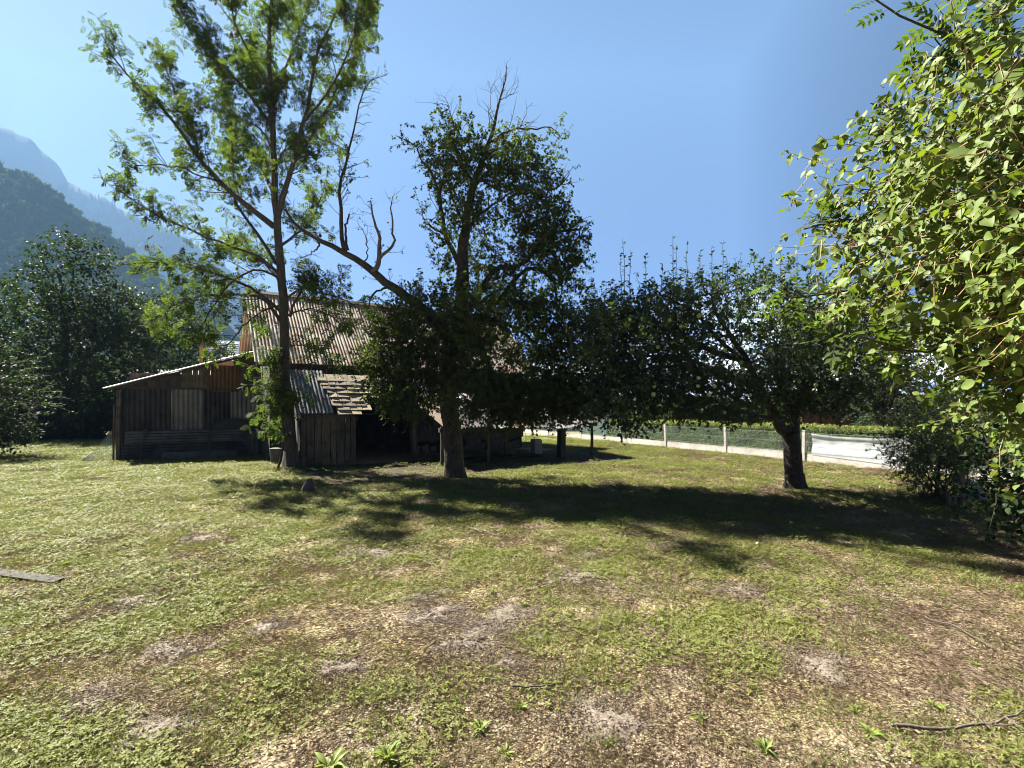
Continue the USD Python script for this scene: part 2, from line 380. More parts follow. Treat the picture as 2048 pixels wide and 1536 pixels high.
n = {"g": ("geometry", {}), "n1": ("noise_texture", {"scale": .8, "detail": 4.0, "roughness": .6}), "n2": ("noise_texture", {"scale": 38.0, "detail": 6.0, "roughness": .7}),
     "v": ("voronoi_texture", {"scale": 45.0}), "r1": ("rgb_ramp", {"ramp": [(.3, (.10, .074, .052)), (.5, (.22, .178, .132)), (.7, (.37, .315, .24))]}),
     "r2": ("rgb_ramp", {"ramp": [(.35, (.15, .125, .055)), (.6, (.26, .22, .10)), (.8, (.38, .31, .18))]}),
     "k": ("map_range", {"clamp": True, "from_min": .38, "from_max": .62}), "mx": ("mix_color", {}),
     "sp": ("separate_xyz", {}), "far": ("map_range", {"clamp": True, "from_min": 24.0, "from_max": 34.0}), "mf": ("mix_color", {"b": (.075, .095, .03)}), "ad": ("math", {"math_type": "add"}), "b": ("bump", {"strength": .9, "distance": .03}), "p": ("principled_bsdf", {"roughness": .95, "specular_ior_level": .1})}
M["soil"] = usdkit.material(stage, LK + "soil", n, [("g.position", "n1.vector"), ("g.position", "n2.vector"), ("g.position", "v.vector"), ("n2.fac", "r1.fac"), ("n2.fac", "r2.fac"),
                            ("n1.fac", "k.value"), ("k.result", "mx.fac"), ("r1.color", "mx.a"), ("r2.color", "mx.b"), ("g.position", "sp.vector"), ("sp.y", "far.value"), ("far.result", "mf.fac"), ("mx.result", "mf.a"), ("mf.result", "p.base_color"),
                            ("n2.fac", "ad.value1"), ("v.distance", "ad.value2"), ("ad.value", "b.height"), ("b.normal", "p.normal")], surface="p.BSDF")

# ------------------------------------------------------------------ ground
def gz(x, y):
    x, y = np.asarray(x, float), np.asarray(y, float)
    q = np.stack([x * .9, y * .9, 0 * x], -1)
    near = np.clip(1.2 - np.hypot(x, y) / 30, 0, 1)
    return ((meshkit.fbm(q, 3, 3) - .5) * .11 + (meshkit.fbm(q * 4.5, 3, 8) - .5) * .05) * near


def axis(a, b, fine, far, n):
    out = list(np.arange(a, b + 1e-9, fine))
    g = np.geomspace(1, far / max(abs(b), 1), n)[1:]
    return out, g


xs = np.r_[-np.geomspace(15, 2000, 26)[::-1], np.arange(-14.8, 14.81, .17), np.geomspace(15, 900, 22)]
ys = np.r_[-np.geomspace(1, 150, 12)[::-1], np.arange(-.8, 16, .15), np.geomspace(16.2, 2050, 30)]
X, Y = np.meshgrid(xs, ys, indexing="ij")
Z = gz(X, Y)
ii, jj = np.meshgrid(np.arange(len(xs) - 1), np.arange(len(ys) - 1), indexing="ij")
base = ii * len(ys) + jj
gf = np.stack([base, base + len(ys), base + len(ys) + 1, base + 1], -1).reshape(-1, 4)
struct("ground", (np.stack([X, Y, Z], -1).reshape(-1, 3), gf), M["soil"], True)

BARE = [(850, 1195, .30), (870, 1238, .33), (1000, 1250, .45), (930, 1285, .3), (1015, 1322, .22), (690, 1340, .2), (545, 1258, .25), (330, 1455, .33), (200, 1405, .28), (750, 1105, .35),
        (1200, 1430, .3), (360, 1300, .3), (400, 1080, .5), (300, 1190, .45), (1150, 1160, .35), (1640, 1340, .35), (1480, 1180, .4), (1180, 1110, .3)]
bare = []
mb = MB()
r = rngs(5)
for px, py, rad in BARE:
    rad *= .72
    yy = H * F / (py - 812); xx = (px - 1024) / F * yy
    bare.append((xx, yy, rad))
    th, rr = np.meshgrid(np.linspace(0, 2 * np.pi, 33)[:-1], np.linspace(0, 1, 9), indexing="ij")
    rx = rad * (1 + .75 * (meshkit.noise(np.stack([np.cos(th) * 1.6 + xx, np.sin(th) * 1.6 + yy, 0 * th], -1)) - .5) * 2)
    vx, vy = xx + rr * rx * np.cos(th) * 1.15, yy + rr * rx * np.sin(th)
    vz = gz(vx, vy) + .028 * (1 - rr ** 2) - .013 + (meshkit.fbm(np.stack([vx * 24, vy * 24, 0 * vx], -1), 3) - .5) * .03
    a, b = np.meshgrid(np.arange(32), np.arange(8), indexing="ij")
    q = np.stack([a * 9 + b, a * 9 + b + 1, ((a + 1) % 32) * 9 + b + 1, ((a + 1) % 32) * 9 + b], -1).reshape(-1, 4)
    mb.add((np.stack([vx, vy, vz], -1).reshape(-1, 3), q[:, ::-1]))
struct("bare_earth", mb.get(), M["bare_earth"], True)
bare = np.array(bare)

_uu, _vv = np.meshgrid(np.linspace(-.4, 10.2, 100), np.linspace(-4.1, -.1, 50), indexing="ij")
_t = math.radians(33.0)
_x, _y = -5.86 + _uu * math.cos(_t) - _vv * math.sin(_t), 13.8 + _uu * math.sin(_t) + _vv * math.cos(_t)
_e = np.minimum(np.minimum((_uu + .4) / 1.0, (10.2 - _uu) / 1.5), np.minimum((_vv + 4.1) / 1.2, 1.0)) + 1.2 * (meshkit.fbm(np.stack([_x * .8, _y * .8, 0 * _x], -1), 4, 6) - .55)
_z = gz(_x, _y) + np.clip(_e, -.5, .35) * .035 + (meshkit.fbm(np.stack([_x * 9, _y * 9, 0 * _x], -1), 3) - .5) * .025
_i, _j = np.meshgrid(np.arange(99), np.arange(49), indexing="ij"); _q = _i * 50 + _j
M["soil_painted_shade"] = mat_noise("soil_painted_shade", [(.3, (.022, .016, .011)), (.55, (.045, .034, .024)), (.75, (.09, .07, .05))], (30, 30, 30), detail=6, bump=.9, bdist=.03, spec=.05)  # littered soil with the shade before the barn painted into its dark colour
struct("soil_painted_shade", (np.stack([_x, _y, _z], -1).reshape(-1, 3), np.stack([_q, _q + 50, _q + 51, _q + 1], -1).reshape(-1, 4)), M["soil_painted_shade"], True)

# ------------------------------------------------------------------ mountains and their forests
def ridge(name, prof, y0, y1, mat, seed, rough, cols=150, rows=40):
    """A slope rising from depth y0 to a crest at depth y1, whose skyline runs through the measured (px, py) points."""
    pxs = np.linspace(prof[0][0], prof[-1][0], cols)
    crest = np.interp(pxs, [a for a, _ in prof], [b for _, b in prof])
    t = np.linspace(0, 1.35, rows)
    V = []
    for c, (px, py) in enumerate(zip(pxs, crest)):
        top = H - (py - 812) / F * y1
        x = (px - 1024) / F * y1
        for tt in t:
            up = min(tt, 1) ** 1.15 - max(tt - 1, 0) * 1.1
            V.append([x + (1 - tt) * 60 * math.sin(c * .05), y0 + (y1 - y0) * tt, top * up])
    V = np.array(V).reshape(cols, rows, 3)
    nz = meshkit.fbm(V * (7.0 / (y1 - y0)), 6, seed) - .5
    nz2 = np.abs(meshkit.fbm(V * np.array([11, 3, 1]) / (y1 - y0), 4, seed + 5) - .5)
    w = np.clip(V[:, :, 2] / 60, 0, 1)
    V[:, :, 2] += rough * (nz * 1.2 - nz2 * 1.0 + .12) * w
    a, b = np.meshgrid(np.arange(cols - 1), np.arange(rows - 1), indexing="ij")
    q = a * rows + b
    f = np.stack([q, q + rows, q + rows + 1, q + 1], -1).reshape(-1, 4)
    struct(name, (V.reshape(-1, 3), f), mat, True)
    return V


def instancer(path, protos, pos, quat, scale, idx, kind="stuff", label=None, cat=None):
    pi = UsdGeom.PointInstancer.Define(stage, path)
    rel = pi.CreatePrototypesRel()
    UsdGeom.Scope.Define(stage, path + "/kinds")
    for k, (mesh, mat) in enumerate(protos):
        m = usdkit.mesh(stage, f"{path}/kinds/kind_{k}", mesh, mat, False)
        rel.AddTarget(m.GetPath())
    pi.CreateProtoIndicesAttr(Vt.IntArray.FromNumpy(np.asarray(idx, np.int32)))
    pi.CreatePositionsAttr(Vt.Vec3fArray.FromNumpy(np.asarray(pos, np.float32)))
    q = np.asarray(quat, np.float32)
    pi.CreateOrientationsAttr(Vt.QuathArray([Gf.Quath(float(a[0]), float(a[1]), float(a[2]), float(a[3])) for a in q]))
    pi.CreateScalesAttr(Vt.Vec3fArray.FromNumpy(np.asarray(scale, np.float32)))
    tag(pi.GetPrim(), label, cat, kind=kind)
    return pi


def yaw(n, rng):
    a = rng.uniform(0, 2 * np.pi, n)
    return np.stack([np.cos(a / 2), 0 * a, 0 * a, np.sin(a / 2)], 1)


def blob(rng, n=90, size=.62):
    """A rough crown for far trees: leaf clumps over a dome."""
    d = unit(rng.normal(size=(n, 3))); d[:, 2] = np.abs(d[:, 2]) * 1.0 - .25
    p = d * (.6 + .4 * rng.random((n, 1))) * np.array([.75, .75, .85])
    return leaves(p - .2 * d, unit(d + rng.normal(0, .7, d.shape)), d + rng.normal(0, .35, d.shape), size * rng.uniform(.6, 1.2, n), RHOMB)


def spire(rng):
    """A far conifer: drooping whorls round a stem."""
    m = MB()
    for k in range(9):
        z = .12 + .86 * k / 9; w = .24 * (1 - z) + .02
        n = 9
        a = np.arange(n) * 2 * np.pi / n + rng.random()
        d = np.stack([np.cos(a), np.sin(a), np.full(n, -.55)], 1)
        m.add(leaves(np.tile([0, 0, z + .05], (n, 1)), d, np.tile([0, 0, 1.0], (n, 1)), w * rng.uniform(.8, 1.25, n), RHOMB))
    m.add(tube([[0, 0, 0], [0, 0, 1]], [.02, .004], 4))
    return m.get()


r = rngs(11)
far = ridge("far_mountain", [(-500, -60), (-250, 110), (-100, 195), (0, 257), (30, 272), (60, 284), (95, 308), (118, 332), (132, 358), (165, 378), (210, 402), (250, 424), (300, 450), (345, 474), (400, 505), (470, 548), (560, 610), (680, 690), (820, 790)],
            900, 1700, M["rock"], 21, 60)
near = ridge("wooded_hill", [(-700, 40), (-400, 190), (-200, 268), (0, 342), (40, 356), (75, 370), (110, 392), (150, 420), (200, 466), (245, 506), (300, 548), (360, 590), (430, 640), (520, 720), (640, 800)],
             260, 620, M["hill_green"], 33, 22)


def on_ridge(V, n, rng, tmin=.05, tmax=.75):
    c, rws, _ = V.shape
    a = rng.random(n) * (c - 1.01); b = (tmin + (tmax - tmin) * rng.random(n)) * (rws - 1.01)
    i, j = a.astype(int), b.astype(int); u, v = (a - i)[:, None], (b - j)[:, None]
    return V[i, j] * (1 - u) * (1 - v) + V[i + 1, j] * u * (1 - v) + V[i, j + 1] * (1 - u) * v + V[i + 1, j + 1] * u * v


pts = on_ridge(near, 9000, r)
s = r.uniform(4.5, 9.0, len(pts)); pts[:, 2] += s * .25
instancer("/World/hillside_wood", [(blob(rngs(k)), M["forest_crown"]) for k in range(4)], pts, yaw(len(pts), r), np.stack([s, s, s * r.uniform(.9, 1.4, len(s))], 1), r.integers(0, 4, len(pts)), label="dense broadleaf wood covering the nearer hillside", cat="wood")
pts = on_ridge(far, 9000, r, .1, .745)
pts = pts[(pts[:, 2] < 640 + 120 * r.random(len(pts)))]
s = r.uniform(13, 24, len(pts))
instancer("/World/mountain_conifers", [(spire(rngs(k)), M["conifer"]) for k in range(3)], pts, yaw(len(pts), r), np.stack([s * .9, s * .9, s], 1), r.integers(0, 3, len(pts)), label="conifer wood on the lower flank of the far mountain", cat="wood")

hz = MB().add(box([-560, 960, 699], [3000, 2300, 1402]))
usdkit.material(stage, LK + "haze", {"v": ("principled_volume", {"color": (.33, .60, 1.0), "density": HAZE, "anisotropy": .15})}, volume="v.volume")
if HAZE > 0:
    p = usdkit.mesh(stage, "/World/haze", hz.get(), LK + "haze")
    tag(p.GetPrim(), "pale blue summer haze over the valley", "haze", kind="stuff")

# ------------------------------------------------------------------ old barn group: local axes u (along ridge), v (away), origin at the lean-to corner
TH = 33.0
O = np.array([-5.86, 13.8, 0.0])
_c, _s = math.cos(math.radians(TH)), math.sin(math.radians(TH))


def corr(p0, a, b, width, length, pitch=.1, amp=.018, th=.004, seg=6, rng=None, sag=.0):
    """A corrugated sheet: a = direction across the ribs, b = along the ribs."""
    p0, a, b = np.asarray(p0, float), unit(np.asarray(a, float)), unit(np.asarray(b, float))
    nrm = np.cross(a, b)
    k = max(4, int(round(width / pitch * seg)) + 1)
    x = np.linspace(0, width, k); y = np.array([0, .5, 1.0]) * length
    off = amp * np.sin(x / pitch * 2 * np.pi)
    V = []
    for s in (0, -th):
        for j, yy in enumerate(y):
            jit = (rng.uniform(-sag, sag) if rng is not None else 0)
            V.append(p0 + x[:, None] * a + yy * b + (off + s + jit * (s == 0) * 0)[:, None] * nrm)
    V = np.concatenate(V)
    f = []
    for j in range(2):
        for i in range(k - 1):
            q = j * k + i
            f.append([q, q + 1, q + k + 1, q + k])
            q += 3 * k
            f.append([q, q + k, q + k + 1, q + 1])
    for i in range(k - 1):
        f.append([i, 3 * k + i, 3 * k + i + 1, i + 1])
        q = 2 * k + i
        f.append([q, q + 1, 3 * k + q + 1, 3 * k + q])
    for j in range(2):
        q = j * k
        f.append([q, q + k, 3 * k + q + k, 3 * k + q])
        q = j * k + k - 1
        f.append([q, 3 * k + q, 3 * k + q + k, q + k])
    return V, np.array(f)


r = rngs(77)
barn = thing("barn", "old timber barn with a steep rusty corrugated roof behind the pear tree", "barn", O + .9 * np.array([-_s, _c, 0]), TH)
EAVE_V, EAVE_Z, RIDGE_V, RIDGE_Z = .70, 2.99, 3.70, 5.66
U0, U1 = -.95, 9.3
sl = np.array([0, RIDGE_V - EAVE_V, RIDGE_Z - EAVE_Z]); SL = np.linalg.norm(sl); sl /= SL
k = 0
for u in np.arange(U0, U1 - .2, .93):
    w = min(.96, U1 - u)
    for row in range(2):
        p0 = np.array([u, EAVE_V, EAVE_Z]) + sl * (row * SL * .49) + np.array([0, 0, .012 * row + r.uniform(-.006, .012)]) + sl * r.uniform(-.03, .02) * (row == 0)
        part(barn, "roof_sheet", corr(p0, (1, 0, 0), sl, w, SL * .52, .1, .02), M[f"roof{r.integers(0, 3)}"], 50)
    q0 = np.array([u, RIDGE_V, RIDGE_Z - .02]); bd = np.array([0, 3.0, -2.56])
    part(barn, "back_roof_sheet", corr(q0, (1, 0, 0), bd, w, np.linalg.norm(bd) + .3, .1, .02, seg=3), M["roof1"], False)
part(barn, "ridge_cap", prism([[U0, RIDGE_V, RIDGE_Z + .06], [U0, RIDGE_V + .16, RIDGE_Z - .07], [U0, RIDGE_V, RIDGE_Z + .03], [U0, RIDGE_V - .16, RIDGE_Z - .07]], [U1 - U0, 0, 0]), M["rust_sheet"])
part(barn, "eave_beam", box([(U0 + U1) / 2, EAVE_V + .12, EAVE_Z - .05], [U1 - U0 - .1, .07, .12]), M["wood1"])
for u in np.arange(-.6, 9.2, .9):
    part(barn, "rafter", prism([[u, EAVE_V + .04, EAVE_Z - .03], [u, EAVE_V + .04, EAVE_Z - .15], [u, RIDGE_V, RIDGE_Z - .17], [u, RIDGE_V, RIDGE_Z - .05]], [.08, 0, 0]), M["wood1"])
# front wall: planks, with an open doorway
u = -.45
while u < 8.75:
    w = r.uniform(.17, .30)
    if not (1.9 < u + w / 2 < 4.0):
        z0 = .42 + r.uniform(-.06, .05) if u > 4 else .05 + r.uniform(0, .08)
        mt = M[f"wood{r.choice([0, 1, 1])}"] if not 5.35 < u < 5.75 else M["wood2"]
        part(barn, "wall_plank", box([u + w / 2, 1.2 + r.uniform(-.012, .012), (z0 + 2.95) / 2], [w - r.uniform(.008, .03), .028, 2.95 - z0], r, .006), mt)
    u += w
part(barn, "door_lintel", box([2.95, 1.2, 2.75], [2.2, .12, .4]), M["wood1"])
for uu in (1.8, 4.1):
    part(barn, "door_post", tube([[uu, 1.12, -.05], [uu + .02, 1.12, 1.4], [uu, 1.12, 2.6]], [.075, .068, .07], 7), M["wood2"], 40)
for uu, h in ((6.4, .62), (7.4, .60)):
    part(barn, "stone_footing", box([uu + .1, 1.1, .2], [.7, .2, .42], r, .03), M["stone"])
for uu in np.arange(4.2, 8.8, .33):
    s_ = r.uniform(.20, .34)
    part(barn, "foundation_stone", box([uu, 1.14, .12 + r.uniform(-.03, .05)], [s_, .26, r.uniform(.2, .32)], r, .045), M["stone"])
part(barn, "cross_beam", box([6.9, 1.10, .55], [2.6, .14, .16], r, .01), M["wood0"])
# gables and back wall
for uu, nm in ((-.5, 1), (8.8, 1)):
    v = 1.2
    while v < 6.2:
        w = r.uniform(.2, .32)
        va, vb = v, min(v + w - .012, 6.25)
        top = lambda q: RIDGE_Z - .12 - abs(q - RIDGE_V) * (2.56 / 3)
        x0 = uu + r.uniform(-.01, .01)
        poly = [[x0, va, 0.02], [x0, vb, 0.02], [x0, vb, top(vb)]] + ([[x0, RIDGE_V, top(RIDGE_V)]] if va < RIDGE_V < vb else []) + [[x0, va, top(va)]]
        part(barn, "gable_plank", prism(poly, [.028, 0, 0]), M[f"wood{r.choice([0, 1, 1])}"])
        v += w
part(barn, "back_wall", box([4.15, 6.2, 1.45], [9.2, .05, 2.95]), M["wood1"])

# lean-to at the front
lt = thing("lean_to", "low board lean-to with wooden shingles and one zinc sheet, against the barn front", "lean-to", O, TH)
lz = lambda v: 1.43 + (v + .28) / 1.43 * (2.72 - 1.43)
ld = unit(np.array([0, 1.43, 1.29]))
part(lt, "corrugated_sheet", corr([-.12, -.28, 1.50], (1, 0, 0), ld, .98, 1.9, .1, .018), M["zinc_sheet"], 50)
nrm = np.cross([1, 0, 0], ld)
ROWS = [(.90, 1.75), (.92, 1.72), (.85, 1.80), (.82, 1.75), (.80, 2.55), (.76, 2.75), (.72, 2.95), (.62, 3.05), (.60, 3.05)]
for i, (ua, ub) in enumerate(ROWS):
    u = ua + r.uniform(0, .08)
    while u < ub:
        w = r.uniform(.22, .40)
        if r.random() > .05:
            p0 = np.array([u, -.26, 1.44]) + ld * (i * .185) + nrm * (.015 + r.uniform(0, .01))
            ln = .30 + r.uniform(-.02, .025)
            tilt = r.uniform(-.02, .02)
            a = np.array([w - .022, tilt, 0])
            part(lt, "shingle", prism([p0 - ld * .06 + nrm * (.045 + r.uniform(-.006, .008)), p0 - ld * .06 + a + nrm * (.045 + r.uniform(-.008, .012)), p0 + a + ld * ln, p0 + ld * ln], nrm * .028), M[f"shingle{r.choice([0, 0, 1, 2])}"])
        u += w
for i in range(6):
    v = -.2 + i * .26
    part(lt, "roof_lath", box([1.55, v, lz(v) - .035], [3.3, .05, .03]), M["wood1"])
for uu in (0.0, 1.45, 3.1):
    part(lt, "rafter", prism([[uu, -.25, 1.37], [uu, -.25, 1.28], [uu, 1.15, 2.55], [uu, 1.15, 2.64]], [.07, 0, 0]), M["wood1"])
u = .02
while u < 1.45:
    w = r.uniform(.15, .24)
    b0 = r.uniform(.03, .3) if r.random() < .4 else .03
    part(lt, "wall_board", box([u + w / 2, r.uniform(-.01, .01), (b0 + 1.46) / 2], [w - r.uniform(.01, .03), .025, 1.46 - b0], r, .012), M[f"wood{r.choice([0, 2, 2])}"])
    u += w
v = .05
while v < 1.1:
    w = r.uniform(.17, .26)
    part(lt, "side_board", prism([[0, v, .03], [0, v + w - .015, .03], [0, v + w - .015, lz(v + w) - .12], [0, v, lz(v) - .12]], [.024, 0, 0]), M["wood1"])
    v += w
part(lt, "corner_post", tube([[-.06, -.04, 0], [-.05, -.05, .8], [-.06, -.04, 1.46]], [.02, .018, .018], 6), M["dead_wood"])
part(lt, "post", tube([[3.35, -.1, 0], [3.32, -.1, .8], [3.35, -.1, 1.6]], [.06, .055, .055], 7), M["wood0"])
for k in range(2):
    part(lt, "dark_sheet", corr([3.08 + .52 * k, .05, 1.72], (1, 0, 0), ld, .5, 1.35, .1, .018), M["wall_sheet_dark"], 50)

# corrugated shed on the left
sh = thing("shed", "patched lean-to shed of corrugated sheets and boards, left of the barn", "shed", O, TH)
SV = 4.96
sz = lambda u: 2.25 + (u + 4.68) / 4.26 * 1.42
sd = unit(np.array([4.26, 0, 1.42]))
for i in range(4):
    v0 = 4.78 + i * 1.0
    rise = .27 * (v0 - 4.78) / 4
    part(sh, "roof_sheet", corr(np.array([-4.72 + r.uniform(-.06, .04), v0 + 1.04, 2.24 + rise + .07]), (0, -1, -.0675), sd, 1.04, 4.5, .13, .02), M["pale_sheet"], 50)
part(sh, "bargeboard", prism([[-4.6, 4.83, sz(-4.6) - .03], [-.5, 4.83, sz(-.5) - .03], [-.5, 4.83, sz(-.5) - .11], [-4.6, 4.83, sz(-4.6) - .09]], [0, .03, 0]), M["wood1"])
u = -4.32
i = 0
while u < -.55:
    w = r.uniform(.26, .42)
    if i in (3, 6):
        w = .18
    ua, ub = u, min(u + w - .01, -.52)
    yv = SV + r.uniform(-.012, .012)
    top = lambda q: sz(q) - .07
    if not (ua > -1.97 and ub < -1.12):
        part(sh, "gable_board", prism([[ua, yv, 2.27], [ub, yv, 2.27], [ub, yv, top(ub)], [ua, yv, top(ua)]], [0, .025, 0]), M[f"wood{r.choice([0, 1, 2, 2])}"])
    u += w; i += 1
part(sh, "rusty_sheet", corr([-1.95, SV - .035, 2.18], (1, 0, 0), (0, 0, 1), .84, sz(-1.9) - 2.27, .12, .016), M["rust_sheet"], 50, label="rusty orange corrugated patch under the shed roof")
for ua, ub, mt in ((-4.34, -3.05, "wall_sheet_dark"), (-3.05, -2.15, "wall_sheet_light"), (-2.15, -1.35, "wall_sheet_dark"), (-1.35, -.52, "wall_sheet_light")):
    part(sh, "wall_sheet", corr([ua, SV + r.uniform(-.015, .015), .05], (1, 0, 0), (0, 0, 1), ub - ua + .03, 2.24 + r.uniform(-.02, .02), .135, .022, seg=8), M[mt], 50)
part(sh, "sill_beam", box([-2.4, SV - .03, 2.27], [3.9, .05, .06]), M["wood1"])
for uu, vv, h, rr in ((-4.42, SV - .06, 2.2, .045), (-4.52, SV - .02, 1.75, .03), (-4.36, SV - .10, 2.2, .04)):
    part(sh, "corner_post", tube([[uu, vv, -.02], [uu + r.uniform(-.03, .03), vv, h * .5], [uu + .03, vv, h]], [rr * 1.1, rr, rr], 7), M["wood0"], 40)
v = SV + .05
while v < 8.7:
    w = r.uniform(.22, .34)
    part(sh, "side_board", prism([[-4.36, v, .02], [-4.36, v + w - .015, .02], [-4.36, v + w - .015, 2.27], [-4.36, v, 2.27]], [.025, 0, 0]), M[f"wood{r.choice([0, 1])}"])
    v += w
part(sh, "back_wall", box([-2.45, 8.75, 1.5], [3.9, .04, 2.9]), M["wood1"])

# sheets leaning on the shed
def along(u, v, z=0.0):
    return np.array([O[0] + u * _c - v * _s, O[1] + u * _s + v * _c, z])


for name, label, (u0, u1), (z0, z1), (v0, v1), mt in (
        ("leaning_sheet", "long grey corrugated sheet leaning on the shed, topmost", (-4.22, -.95), (.42, .92), (4.54, 4.78), "grey_sheet"),
        ("leaning_sheet", "dark rusty corrugated sheet leaning on the shed, below the grey one", (-4.28, -1.0), (.06, .52), (4.34, 4.56), "wall_sheet_dark")):
    b = np.array([0, v1 - v0, z1 - z0])
    t = thing(name, label, "metal sheet", O, TH)
    part(t, "sheet", corr([u1, v0, z0], (0, b[1], b[2]), (-1, 0, 0), np.linalg.norm(b), u1 - u0, .1, .018, seg=6), M[mt], 50)
t = thing("leaning_plate", "flat bluish metal plate standing at the foot of the leaning sheets", "metal plate", O, TH)
part(t, "plate", prism([[-3.3, 4.18, .01], [-1.25, 4.20, .01], [-1.2, 4.32, .22], [-3.25, 4.30, .24]], [0, .006, .002]), M["grey_sheet"])
for (ua, ub), (za, zb), label in (((-3.72, -3.86), (.98, .0), "slim wooden batten leaning against the left end of the corrugated sheets"), ((-2.02, -2.05), (.97, .02), "slim wooden batten leaning against the middle of the corrugated sheets")):
    t = thing("batten", label, "batten", O, TH)
    part(t, "batten_wood", prism([[ua, 4.74, za], [ua + .055, 4.74, za], [ub + .055, 4.22, zb], [ub, 4.22, zb]], [0, -.03, -.015]), M["wood1"])
t = thing("hole_disc", "black half-disc standing in for a dark hole in the shed sheets, behind the leaning sheets", "hole_disc", O, TH)
a = np.linspace(0, np.pi, 17)
part(t, "shell", prism(np.stack([-1.28 + .68 * np.cos(a), np.full(17, SV - .12), .82 + .44 * np.sin(a)], 1), [0, .07, 0]), M["dark"])  # black half-disc added in place of a dark hole in the sheets
part(t, "rim", tube(np.stack([-1.28 + .68 * np.cos(a), np.full(17, SV - .125), .82 + .44 * np.sin(a)], 1), .02, 6), M["dark"], 50)
t = thing("bin", "small dull metal tub beside the foot of the ash tree", "tub", along(-.35, 1.5), TH)
a = np.linspace(0, 2 * np.pi, 17)
part(t, "tub_wall", tubes(np.array([[[0, 0, 0], [0, 0, .22], [0, 0, .44], [0, 0, .45], [0, 0, .05]]], float), np.array([[.19, .205, .22, .20, .17]]), 16), M["grey_sheet"], 40)

# porch roof on the right with its post
pr = thing("porch", "sagging low corrugated porch roof on posts along the right part of the barn front", "porch", O, TH)
for i in range(8):
    ua = 3.3 + i * .74
    za = 1.17 + .10 * math.sin(i * 1.9) * .5 + (.05 if i == 7 else 0) - (.08 if i in (4, 5) else 0)
    p0 = np.array([ua, -2.45 + r.uniform(-.06, .06), za - .1]); b = np.array([0, 4.5, 2.62 - za])
    part(pr, "roof_sheet", corr(p0, (1, 0, r.uniform(-.02, .05)), b, .80, np.linalg.norm(b), .1, .018), M[r.choice(["wall_sheet_dark", "rust_sheet", "wall_sheet_dark", "grey_sheet"])], 50)
for uu in (3.4, 4.9, 9.0):
    part(pr, "thin_post", tube([[uu, -1.9, -.02], [uu + .02, -1.9, .6], [uu, -1.9, 1.14]], [.055, .05, .05], 7), M["wood0"], 40)
part(pr, "post", box([7.62, -1.98, .6], [.20, .20, 1.24], r, .012), M["wood1"])
part(pr, "beam", prism([[3.3, -1.98, 1.08], [9.2, -1.98, 1.14], [9.2, -1.98, 1.02], [3.3, -1.98, .96]], [0, .1, 0]), M["wood1"])
part(pr, "rear_post", box([6.6, -.2, .62], [.10, .10, 1.2], r, .01), M["wood0"])
t = thing("concrete_block", "grey concrete block standing at the barn's right corner", "block", along(7.65, -.55), TH)
part(t, "block_body", prism([[-.16, -.13, 0], [.16, -.13, 0], [.15, -.12, .50], [.1, -.12, .55], [-.12, -.12, .55], [-.15, -.12, .50]], [0, .26, 0]), M["concrete"])

# wire netting hung off the shed corner
t = thing("wire_netting", "fine wire netting sagging from the shed's left corner post to the grass", "netting", along(-4.55, 4.85))
mb = MB()
A, B, C_ = np.array([0, 0, .95]), np.array([0, 0, .02]), np.array([-.75, -.25, .02])
for k in range(17):
    q = k / 16
    a_, b_ = A * (1 - q) + C_ * q, B * (1 - q) + C_ * q
    a_ = a_ + np.array([0, 0, -.12 * math.sin(q * np.pi)]); b_ = b_ + np.array([0, 0, 0])
    mb.add(tube([a_, b_], .003, 3, False))
    c_, d_ = A * (1 - q) + B * q, C_ * (1 - q * .0) + np.array([0, 0, .5 * (1 - q) * .0])
    mb.add(tube([c_, (c_ + C_) / 2 + np.array([0, 0, -.1 * (1 - q)]), C_], .003, 3, False))
part(t, "net", mb.get(), M["wire"])

# ------------------------------------------------------------------ fence, tarp, hedge
F0, FD = np.array([9.03, 15.45, 0.0]), np.array([-.45, .893, 0.0])
FN = np.array([.893, .45, 0.0])
fence = thing("fence", "low wire mesh fence on concrete posts with a concrete kerb, along the garden's far side", "fence")
POSTS = [-5.6, -2.75, 0, 2.91, 5.89, 8.78, 12.04, 15.3, 18.4, 21.5, 24.6]
for s_ in POSTS:
    c = F0 + FD * s_ + r.uniform(-.01, .01, 3) * [1, 1, 0]
    tip = np.array([.02 * r.normal(), .02 * r.normal(), 0])
    mb = MB()
    poly = [c + FD * a + FN * b for a, b in ((-.045, -.045), (.045, -.045), (.045, .045), (-.045, .045))]
    mb.add(prism(poly, np.array([0, 0, .95 + r.uniform(-.02, .02)]) + tip))
    part(fence, "post", mb.get(), M["kerb"])
for a, b in zip(POSTS[:-1], POSTS[1:]):
    poly = [F0 + FD * (a + .05) + FN * -.025, F0 + FD * (b - .05) + FN * -.025, F0 + FD * (b - .05) + FN * .025, F0 + FD * (a + .05) + FN * .025]
    part(fence, "kerb_panel", prism(np.array(poly) - [0, 0, .05], [0, 0, .30 + r.uniform(-.012, .012)]), M["kerb"])
mb = MB()
L0, L1, z0, z1 = POSTS[0], POSTS[-1], .27, .88
for dr in (1, -1):
    n_ = int((L1 - L0) / .07)
    s0 = L0 + np.arange(n_) * .07
    ln = (z1 - z0)
    a_ = F0 + FD * s0[:, None] + FN * -.055 + np.array([0, 0, z0 if dr > 0 else z1])
    b_ = F0 + FD * (s0 + ln)[:, None] + FN * -.055 + np.array([0, 0, z1 if dr > 0 else z0])
    mb.add(tubes(np.stack([a_, b_], 1), np.full((n_, 2), .0011), 3))
for z in (.30, .58, .87):
    mb.add(tube([F0 + FD * L0 + FN * -.052 + [0, 0, z], F0 + FD * L1 + FN * -.052 + [0, 0, z]], .0025, 3, False))
part(fence, "wire_mesh", mb.get(), M["wire"], kind="stuff")

